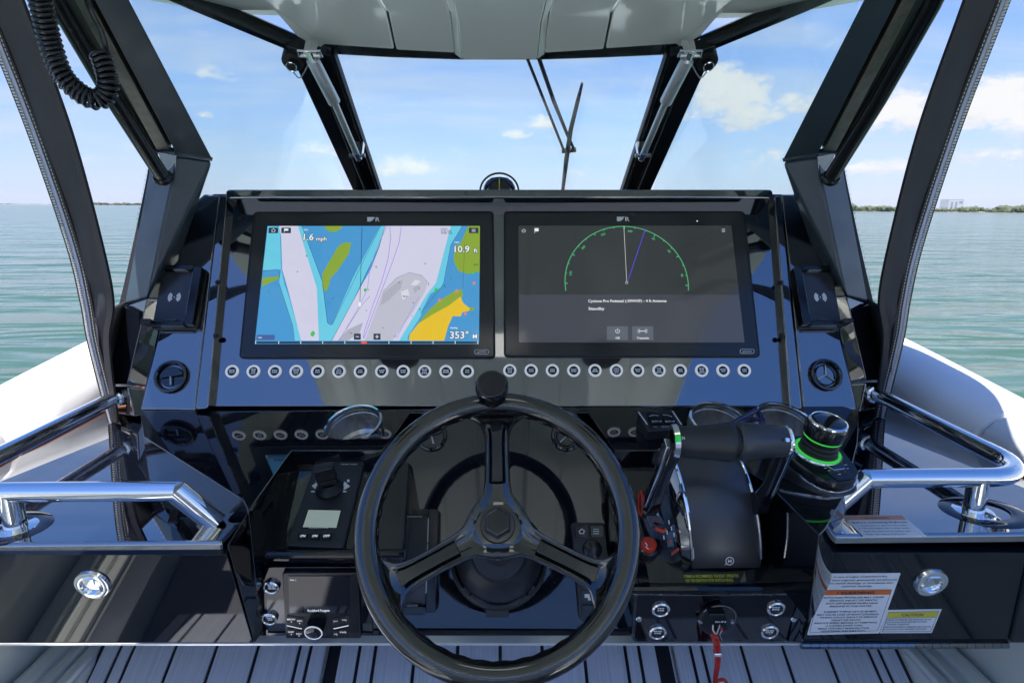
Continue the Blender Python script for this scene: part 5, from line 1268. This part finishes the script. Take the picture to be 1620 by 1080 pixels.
# stop button and decal on the right pod
t = thing('stop_button', 'red round stop button on the pod beside the wheel rim', 'button', tuple(PR.at(1024, 866)))
MB().lathe([(0, .012), (.012, .012), (.0165, .010), (.018, 0)], PR.at(1024, 870), PR.n, 28).build('collar', M['gloss'], t)
MB().lathe([(.0125, .011), (.0125, .020), (.010, .023), (0, .0235)], PR.at(1024, 870), PR.n, 28).build('cap', M['red'], t)
b = MB(); b.line(PR, [(1021, 858), (1024, 862), (1022, 865), (1026, 868)], .0014, .0240); b.build('cap_print', M['sticker'], t, smooth=0)
t = thing('stop_switch_decal', 'yellow-lettered black decal on the pod below the throttle', 'decal', tuple(PR.at(1130, 915)))
b = MB(); b.plate(PR, [(1079, 904), (1178, 904), (1168, 926), (1084, 926)], .0002, .0008, .004); b.build('backing', M['matte'], t)
b = MB(); b.text('FORMULA RECOMMENDS THE BOAT OPERATOR', PR, 1082, 911, 5.0, .0012, 'L', width=87); b.text('USE THE IGNITION STOP SWITCH WHILE', PR, 1084, 917.8, 5.0, .0012, 'L', width=76); b.text('UNDERWAY.', PR, 1085, 924, 4.4, .0012, 'L', width=22)
b.build('lettering', M['printy'], t, smooth=0)

# ------------------------------------------------------------------ joystick
JT = Pl(SH.at(1297, 745) + V((0, 0, .046)), (.06, -.26, .96)); 
jo = thing('docking_joystick', 'black joystick with glowing green rings on its slanted base', 'joystick', tuple(SH.at(1297, 745)))
out_ = [(1238, 712), (1246, 697), (1272, 688), (1305, 690), (1330, 706), (1362, 746), (1352, 761), (1326, 766), (1300, 759), (1268, 737)]
topp = rounded([JT.at(x, y) for x, y in out_], .02, 4)
cen = sum(topp, V((0, 0, 0))) / len(topp)
b = MB(); b.loft([[p + (cen - p) * .04 for p in topp], [p - JT.n * .005 for p in topp], [p - JT.n * .016 for p in topp]]); b.build('cover', M['satin'], jo, smooth=40)
b = MB(); b.loft([[p - JT.n * .0165 + (p - cen) * .005 for p in topp], [p - JT.n * .019 + (p - cen) * .02 for p in topp], [p - JT.n * .022 + (p - cen) * .01 for p in topp]]); b.build('trim_band', M['chrome'], jo, smooth=40)
b = MB(); b.loft([[p - JT.n * .022 for p in topp], [V((p.x, p.y, 0)) + V((0, 0, SH.p.z + .0)) + V(((cen.x - p.x) * .0, (cen.y - p.y) * .0, 0)) for p in topp]]); b.build('base', M['matte'], jo, smooth=40)
b = MB(); b.plate(JT, [(1300, 741), (1320, 730), (1336, 728), (1356, 748), (1349, 757), (1326, 760)], .0002, .0012, .004); b.build('key_plate', M['satin'], jo)
b = MB(); b.plate(JT, [(1313, 737), (1330, 732), (1336, 740), (1320, 742)], .0013, .0026, .001); b.build('key', M['gloss'], jo)
b = MB(); b.tube([JT.at(x, y, .002) for x, y in ((1302, 733), (1319, 743), (1336, 741), (1330, 730))], .0009, 5); b.build('key_border', M['chrome'], jo)
b = MB()
for x, y in ((1306, 740), (1312, 744), (1338, 735), (1341, 741), (1328, 750)): b.line(JT, [(x - 2, y), (x + 2, y - .5)], .0011, .0016)
b.build('key_legends', M['print'], jo, smooth=0)
b = MB()
for x, y in ((1325.5, 746), (1337, 745.5)): b.line(JT, [(x - 2, y), (x + 2, y)], .0012, .0016)
b.build('key_legends', M['printr'], jo, smooth=0)
M['green'] = glow('green_light_ring', (70, 225, 90), .62, False)
jc = JT.at(1293, 714); ja = (JT.n + V((.02, .0, .1))).normalized()
MB().lathe([(.0318, .0), (.0318, .004), (.0340, .0046), (.0362, .002), (.0362, 0)], jc, ja, 40).build('light_ring', M['green'], jo)
MB().lathe([(.0362, -.002), (.0378, .002), (.0392, 0), (.0392, -.003)], jc, ja, 40).build('bezel', M['chrome'], jo)
MB().lathe([(.0319, .002), (.0296, .008), (.0302, .011), (.0276, .014), (.0284, .018), (.0262, .021), (.0268, .026), (.0278, .030)], jc, ja, 36).build('boot', M['rubber'], jo)
MB().lathe([(.0272, .0295), (.0298, .0300), (.0306, .0315), (.0295, .0325)], jc, ja, 40).build('light_ring', M['green'], jo)
MB().lathe([(.0292, .0320), (.0318, .0345), (.0328, .043), (.0322, .055), (.0302, .0592)], jc, ja, 36).build('knob', M['satin'], jo)
b = MB()
for i in range(14):
    a = i * 2 * math.pi / 14; u = (V((1, 0, 0)) - ja * ja.x).normalized(); w = ja.cross(u); d = u * math.cos(a) + w * math.sin(a)
    b.tube([jc + ja * .036 + d * .0320, jc + ja * .055 + d * .0324], .0008, 5)
b.build('knob_grooves', M['rubber'], jo)
MB().lathe([(.0302, .0590), (.0297, .0616), (.0270, .0628), (.0261, .0617)], jc, ja, 40).build('knob_ring', M['chrome'], jo)
MB().lathe([(.0264, .0615), (.019, .0630), (.010, .0638), (0, .0641)], jc, ja, 36).build('knob_cap', M['gloss'], jo)

# ------------------------------------------------------------------ kill switch and lanyard
t = thing('kill_switch', 'round black engine stop switch marked RUN on the lower right fascia', 'switch', tuple(VR.at(1133, 978)))
MB().lathe([(0, .007), (.026, .007), (.030, .005), (.032, 0)], VR.at(1135, 979, .0025), VR.n, 36).build('plate', M['matte'], t)
pts = [VR.at(1135, 979, .009) + VR.e1 * (.0295 * math.cos(a)) + VR.e2 * (.0295 * math.sin(a)) for a in [R_(x) for x in range(-30, 150, 8)]]
MB().tube(pts, .0006, 5).build('plate_edge', M['steel'], t)
b = MB(); b.plate(VR, [(1121, 971), (1149, 971), (1153, 996), (1131, 999)], .0096, .024, .004); b.build('clip', M['satin'], t, bevel=.003)
b = MB(); b.text('RUN', VR, 1140, 983, 3.4, .0246, width=16); b.build('lettering', M['print'], t, smooth=0)
for x in (1108, 1158): MB().lathe([(0, .003), (.003, .003), (.004, 0)], VR.at(x, 982, .0095), VR.n, 12).build('screw', M['chrome'], t)
lt = thing('lanyard', 'red coiled safety lanyard clipped to the stop switch', 'lanyard', tuple(VR.at(1134, 1010, .03)))
lp_ = lambda x, y, h: VR.at(x, y, h)
MB().tube(smooth_path([lp_(1139, 988, .028), lp_(1136, 996, .03), lp_(1133, 1002, .032), lp_(1128, 996, .03), lp_(1128, 988, .027)], 4), .0012, 6).build('hook', M['steel'], lt)
MB().tube(smooth_path([lp_(1143, 996, .028), lp_(1139, 1003, .032), lp_(1142, 1012, .03)], 4), .0010, 6).build('hook', M['steel'], lt)
MB().tube(smooth_path([lp_(1140, 992, .027), lp_(1141, 996, .029)], 3), .0026, 8).build('cord_end', M['redcord'], lt)
A1 = [lp_(1126, 1001, .030), lp_(1130, 1014, .034), lp_(1132, 1026, .036), lp_(1133, 1040, .036), lp_(1133, 1054, .036), lp_(1131, 1066, .037), lp_(1130, 1082, .038), lp_(1130, 1100, .04)]
A2 = [lp_(1136, 1010, .033), lp_(1137, 1022, .036), lp_(1138, 1036, .036), lp_(1137, 1050, .036), lp_(1134, 1066, .036), lp_(1131, 1082, .04), lp_(1136, 1076, .055), lp_(1146, 1075, .058), lp_(1151, 1086, .055), lp_(1148, 1100, .05)]
for A_ in (A1, A2): MB().tube(smooth_path(A_, 6), .0027, 8).build('cord', M['redcord'], lt)
MB().tube([lp_(1127, 1003, .030), lp_(1136, 1009, .033)], .0028, 8).build('cord', M['redcord'], lt)
b = MB(); b.box(lp_(1134.5, 1033, .036), (.013, .009, .008), (VR.e1, VR.n, VR.e2)); b.build('crimp', M['chrome'], lt, bevel=.002)

# ------------------------------------------------------------------ wing lockers
def locker(sgn, lw, topk, doork):
    ox = V((sgn * .68, .9, -.72))
    t = thing('side_locker', topk, 'locker', tuple(ox), 'lockers either side of the console')
    fr = [DK.at(352, 857), DK.at(375, 832), DK.at(388, 793), DK.at(264, 733)] if sgn < 0 else [DK.at(1304, 847), DK.at(1313, 828), DK.at(1340, 786), DK.at(1360, 735)]
    ye = fr[0].y
    xo = sgn * 1.008
    pts = [V((xo, ye, -.5)), V((fr[0].x, ye, -.5)), fr[1], fr[2], V((fr[3].x, fr[3].y, -.5)), V((sgn * .66, 1.30, -.5)), V((sgn * .66, 1.9, -.5)), V((xo, 1.9, -.5))]
    if sgn > 0: pass
    b = MB(); b.prism(pts, V((0, 0, -.018))); b.build('deck', M['gel2'], t, bevel=.006, seg=4)
    # carcass behind the door
    dl = [(-70, 872), (360, 872), (401, 1017), (-70, 1017)] if sgn < 0 else [(1306, 868), (1700, 868), (1700, 1016), (1266, 1016)]
    b = MB(); b.plate(L, dl, -.10, -.012); b.build('carcass', M['gel'], t)
    d2 = [(-70, 877), (359, 877), (400, 1016), (-70, 1016)] if sgn < 0 else [(1311, 874), (1632, 874), (1596, 1014), (1270, 1014)]
    b = MB(); b.plate(L, d2, -.011, .004, .003); door = b.build('door', M['door'], t, bevel=.002)
    return t, door
lk, ld = locker(-1, 'left', 'left glossy black side locker with one round silver latch', '')
rk, rd = locker(1, 'right', 'right glossy black side locker with warning stickers on its door', '')
def latch(parent, px, py):
    o = L.at(px, py, .004); lt_ = MB().lathe([(0, .0015), (.0135, .002), (.016, .005), (.021, .0062), (.0255, .0045), (.027, 0)], o, L.n, 36).build('latch', M['chrome'], parent)
    return lt_
for par, x, y in ((lk, 147, 923), (rk, 1471.5, 920)):
    l_ = latch(par, x, y); o = L.at(x, y, .004)
    pts = [o + L.n * .0055 + L.e1 * (.0155 * math.cos(a)) + L.e2 * (.0115 * math.sin(a) - .005) for a in [R_(v) for v in range(150, 391, 12)]]
    MB().tube(pts, .0026, 8).build('pull_ring', M['chrome'], l_)
    b = MB(); b.prism(rounded([o + L.n * .0075 + L.e1 * dx + L.e2 * dy for dx, dy in ((-.007, .002), (.007, .002), (.009, .016), (-.009, .016))], .002, 3), -L.n * .004); b.build('pull_tab', M['chrome'], l_, bevel=.001)
# piano hinge of the right door
hg0, hg1 = L.at(1267, 1020, .006), L.at(1594, 1019, .006); nn = 24
for i in range(nn):
    a, c = hg0.lerp(hg1, i / nn), hg0.lerp(hg1, (i + .94) / nn); MB().tube([a, c], .0062, 10).build('hinge_knuckle', M['gel'], rk)
b = MB(); b.plate(L, [(1632, 880), (1700, 880), (1700, 1017), (1600, 1017)], -.011, .010); b.build('end_block', M['matte'], rk, bevel=.004)

# stickers on the right locker
t = thing('propeller_warning_label', 'large white WARNING sticker with orange band on the right locker door', 'label', tuple(L.at(1345, 1000)))
b = MB(); b.plate(L, [(1304, 907), (1425, 906), (1391, 1001), (1277, 1004)], .0042, .0048, .002); b.build('backing', M['sticker'], t)
SKx = lambda x0, y0, x1, y1: None
def shear(pl, p, q):            # text axes that follow a slanted sticker edge
    e2_ = (pl.at(*q) - pl.at(*p)); e2_ = e2_ / e2_.length * 1.0; return (pl.e1, e2_)
es = shear(L, (1285, 1000), (1311, 907)); es2 = shear(L, (1391, 1001), (1425, 906))
b = MB(); b.flat(L, [(1300, 933.5), (1411, 932.5), (1408, 940), (1297, 941)], .0052); b.build('orange_band', M['orangep'], t, smooth=0)
b = MB()
def txt(bb, s_, x, y, cap, w, h=.0053, pl=L, e=None): bb.text(s_, pl, x, y, cap, h, 'C', e=e, width=w)
for s_, x, y, w in (('In case of engine compartment fire,', 1362, 911.5, 84), ('shut down engine(s), generator(s) and blower(s)', 1362, 916.8, 113), ('before manual discharge, or immediately after', 1359, 921.7, 108), ('automatic discharge.', 1356, 926.5, 48)): txt(b, s_, x, y, 3.3, w)
for s_, x, y, w in (('ROTATING PROPELLER MAY CAUSE', 1351, 944.5, 94), ('SERIOUS INJURY OR DEATH', 1350, 949, 74), ('SHUT OFF ENGINE WHEN NEAR', 1348, 953.7, 82), ('PERSONS IN THE WATER', 1346, 958.3, 66), ('SUDDEN TURNS ABOVE 40 MPH', 1345, 966.8, 82), ('MAY CAUSE LOSS OF BOAT CONTROL', 1342, 971.4, 97), ('WHICH COULD RESULT IN SERIOUS', 1342, 975.8, 90), ('INJURY OR DEATH.', 1339, 980.2, 46), ('REDUCE SPEED BEFORE ATTEMPTING', 1338, 984.7, 98), ('A SUDDEN SHARP TURN.', 1336, 989, 58), ("READ OWNER'S MANUALS FOR", 1335, 993.3, 80), ('ADDITIONAL INFORMATION.', 1334, 997.5, 70)): txt(b, s_, x, y, 3.1, w)
txt(b, '! WARNING', 1354, 937.2, 5.6, 58, .0056)
b.line(L, [(1297, 933), (1411, 932), (1388, 997), (1281, 1000), (1297, 933)], .0007, .0051)
b.build('lettering', M['ink'], t, smooth=0)
t = thing('anchor_caution_label', 'small white CAUTION sticker with yellow band on the right locker door', 'label', tuple(L.at(1440, 1000)))
b = MB(); b.plate(L, [(1404, 964.5), (1490, 963), (1474, 1000.5), (1392, 1001)], .0042, .0047, .001); b.build('backing', M['sticker'], t)
b = MB(); b.flat(L, [(1406, 968.5), (1484.5, 967), (1480.5, 975.5), (1403, 976.5)], .0051); b.build('yellow_band', M['yellowp'], t, smooth=0)
b = MB(); txt(b, 'CAUTION', 1443.5, 972, 5.4, 34, .0054)
for s_, x, y, w in (('CHECK TO ENSURE THE ANCHOR PIN OR', 1438, 979.6, 70), ('LATCH IS IN PLACE BEFORE PUTTING', 1434, 983.3, 64), ('THE BOAT IN MOTION.', 1421, 987, 36), ('SERIOUS PROPERTY DAMAGE CAN OCCUR', 1436, 991, 72), ('IF ANCHOR IS NOT PROPERLY SECURED.', 1432, 994.7, 68)): txt(b, s_, x, y, 2.7, w, .0052)
b.line(L, [(1406, 967.8), (1485.3, 966.3), (1472.5, 998), (1396, 998.8), (1406, 967.8)], .0008, .0050); b.line(L, [(1403, 977), (1480.5, 976)], .0008, .0052)
b.build('lettering', M['inkn'], t, smooth=0)
t = thing('skyhook_warning_label', 'white WARNING sticker with pale orange band on the right deck by the rail foot', 'label', tuple(DK.at(1390, 830)))
b = MB(); b.plate(DK, [(1332, 815), (1428, 814), (1466, 847.5), (1366, 847.5)], .0003, .0008); b.build('backing', M['sticker'], t)
b = MB(); b.flat(DK, [(1333, 815.5), (1427, 814.5), (1435, 821.5), (1341, 822)], .0012); b.build('orange_band', mat('pale_orange_print', (.75, .33, .2), .4), t, smooth=0)
b = MB(); txt(b, '! WARNING', 1384, 818.7, 4.6, 44, .0015, DK)
for s_, x, y, w, c in (('Before activating Skyhook:', 1392, 825.5, 88, 4.6), ('1. Check that no one is in the water.', 1396, 830.6, 80, 3.0), ('2. Tell passengers not to enter water.', 1399, 834.8, 82, 3.0), ('Skyhook makes the propellers spin.', 1404, 839.6, 76, 3.0), ('They can injure swimmers.', 1402, 844, 66, 3.0)): txt(b, s_, x, y, c, w, .0012, DK)
b.build('lettering', M['inkn'], t, smooth=0)

# ------------------------------------------------------------------ grab rails
def rail(sgn, lw):
    y, z, r = (.884, -.4376, .0158) if sgn < 0 else (.907, -.4376, .0158)
    t = thing('grab_rail', 'polished stainless grab rail around the %s side deck' % lw, 'grab rail', (sgn * .78, y, -.5), 'grab rails beside the helm')
    xo = sgn * (.905 if sgn < 0 else .895); xi = sgn * .51 if sgn < 0 else .602; xe, yee = (-.462, .897) if sgn < 0 else (.548, .912)
    path = [V((xo, 1.372, z + .002)), V((xo, 1.1, z)), V((xo, y + .085, z))]
    for k in range(1, 9):
        a = k / 8 * math.pi / 2; path.append(V((xo - sgn * .085 * (1 - math.cos(a)), y + .085 * (1 - math.sin(a)), z)))
    path.append(V((xi, y, z)))
    b = MB(); b.tube(path, r, 20); b.build('rail', M['chrome'], t, smooth=60)
    e0 = V((xi, y, z)); e1_ = V((xe, yee, -.5)); d = (e1_ - e0).normalized()
    b = MB(); b.tube([e0 - d * .004, e0 + d * .002, e1_], r * 1.01, 20); b.build('rail_end', M['chrome'], t)
    px_ = sgn * .774 if sgn < 0 else .792
    b = MB(); b.tube([V((px_, y, z)), V((px_, y, -.499))], r * 1.0, 20); b.build('stanchion', M['chrome'], t)
    MB().lathe([(r * 1.02, .004), (.030, .003), (.032, .0)], V((px_, y, -.5)), (0, 0, 1), 28).build('base_ring', M['chrome'], t)
    MB().lathe([(r * 1.0, 0), (r * 1.35, .002), (r * 1.4, .012), (r, .014)], V((xo, 1.352, z)), (0, 1, 0), 20).build('flange', M['chrome'], t)
    # rubber pad ring let into the deck beside the stanchion
    MB().lathe([(.030, .001), (.034, .0022), (.050, .0022), (.056, .0)], V((px_ + sgn * .02, y + .0, -.5)), (0, 0, 1), 32, sx=1.25).build('deck_pad', M['gloss'], t)
rail(-1, 'left'); rail(1, 'right')

# helm seat behind the camera (it shows only as a reflection)
t = thing('helm_bench', 'white helm bench behind the viewpoint, seen reflected in the dash', 'seat', (0, -.8, -1.25))
MB().box((0, -.75, -.72), (1.2, .5, .14)).build('seat', M['vinyl'], t, bevel=.04, seg=4)
MB().box((0, -1.02, -.36), (1.2, .12, .6)).build('backrest', M['vinyl'], t, bevel=.04, seg=4)
MB().box((0, -.8, -1.02), (1.1, .45, .46)).build('pedestal', M['white'], t, bevel=.02)
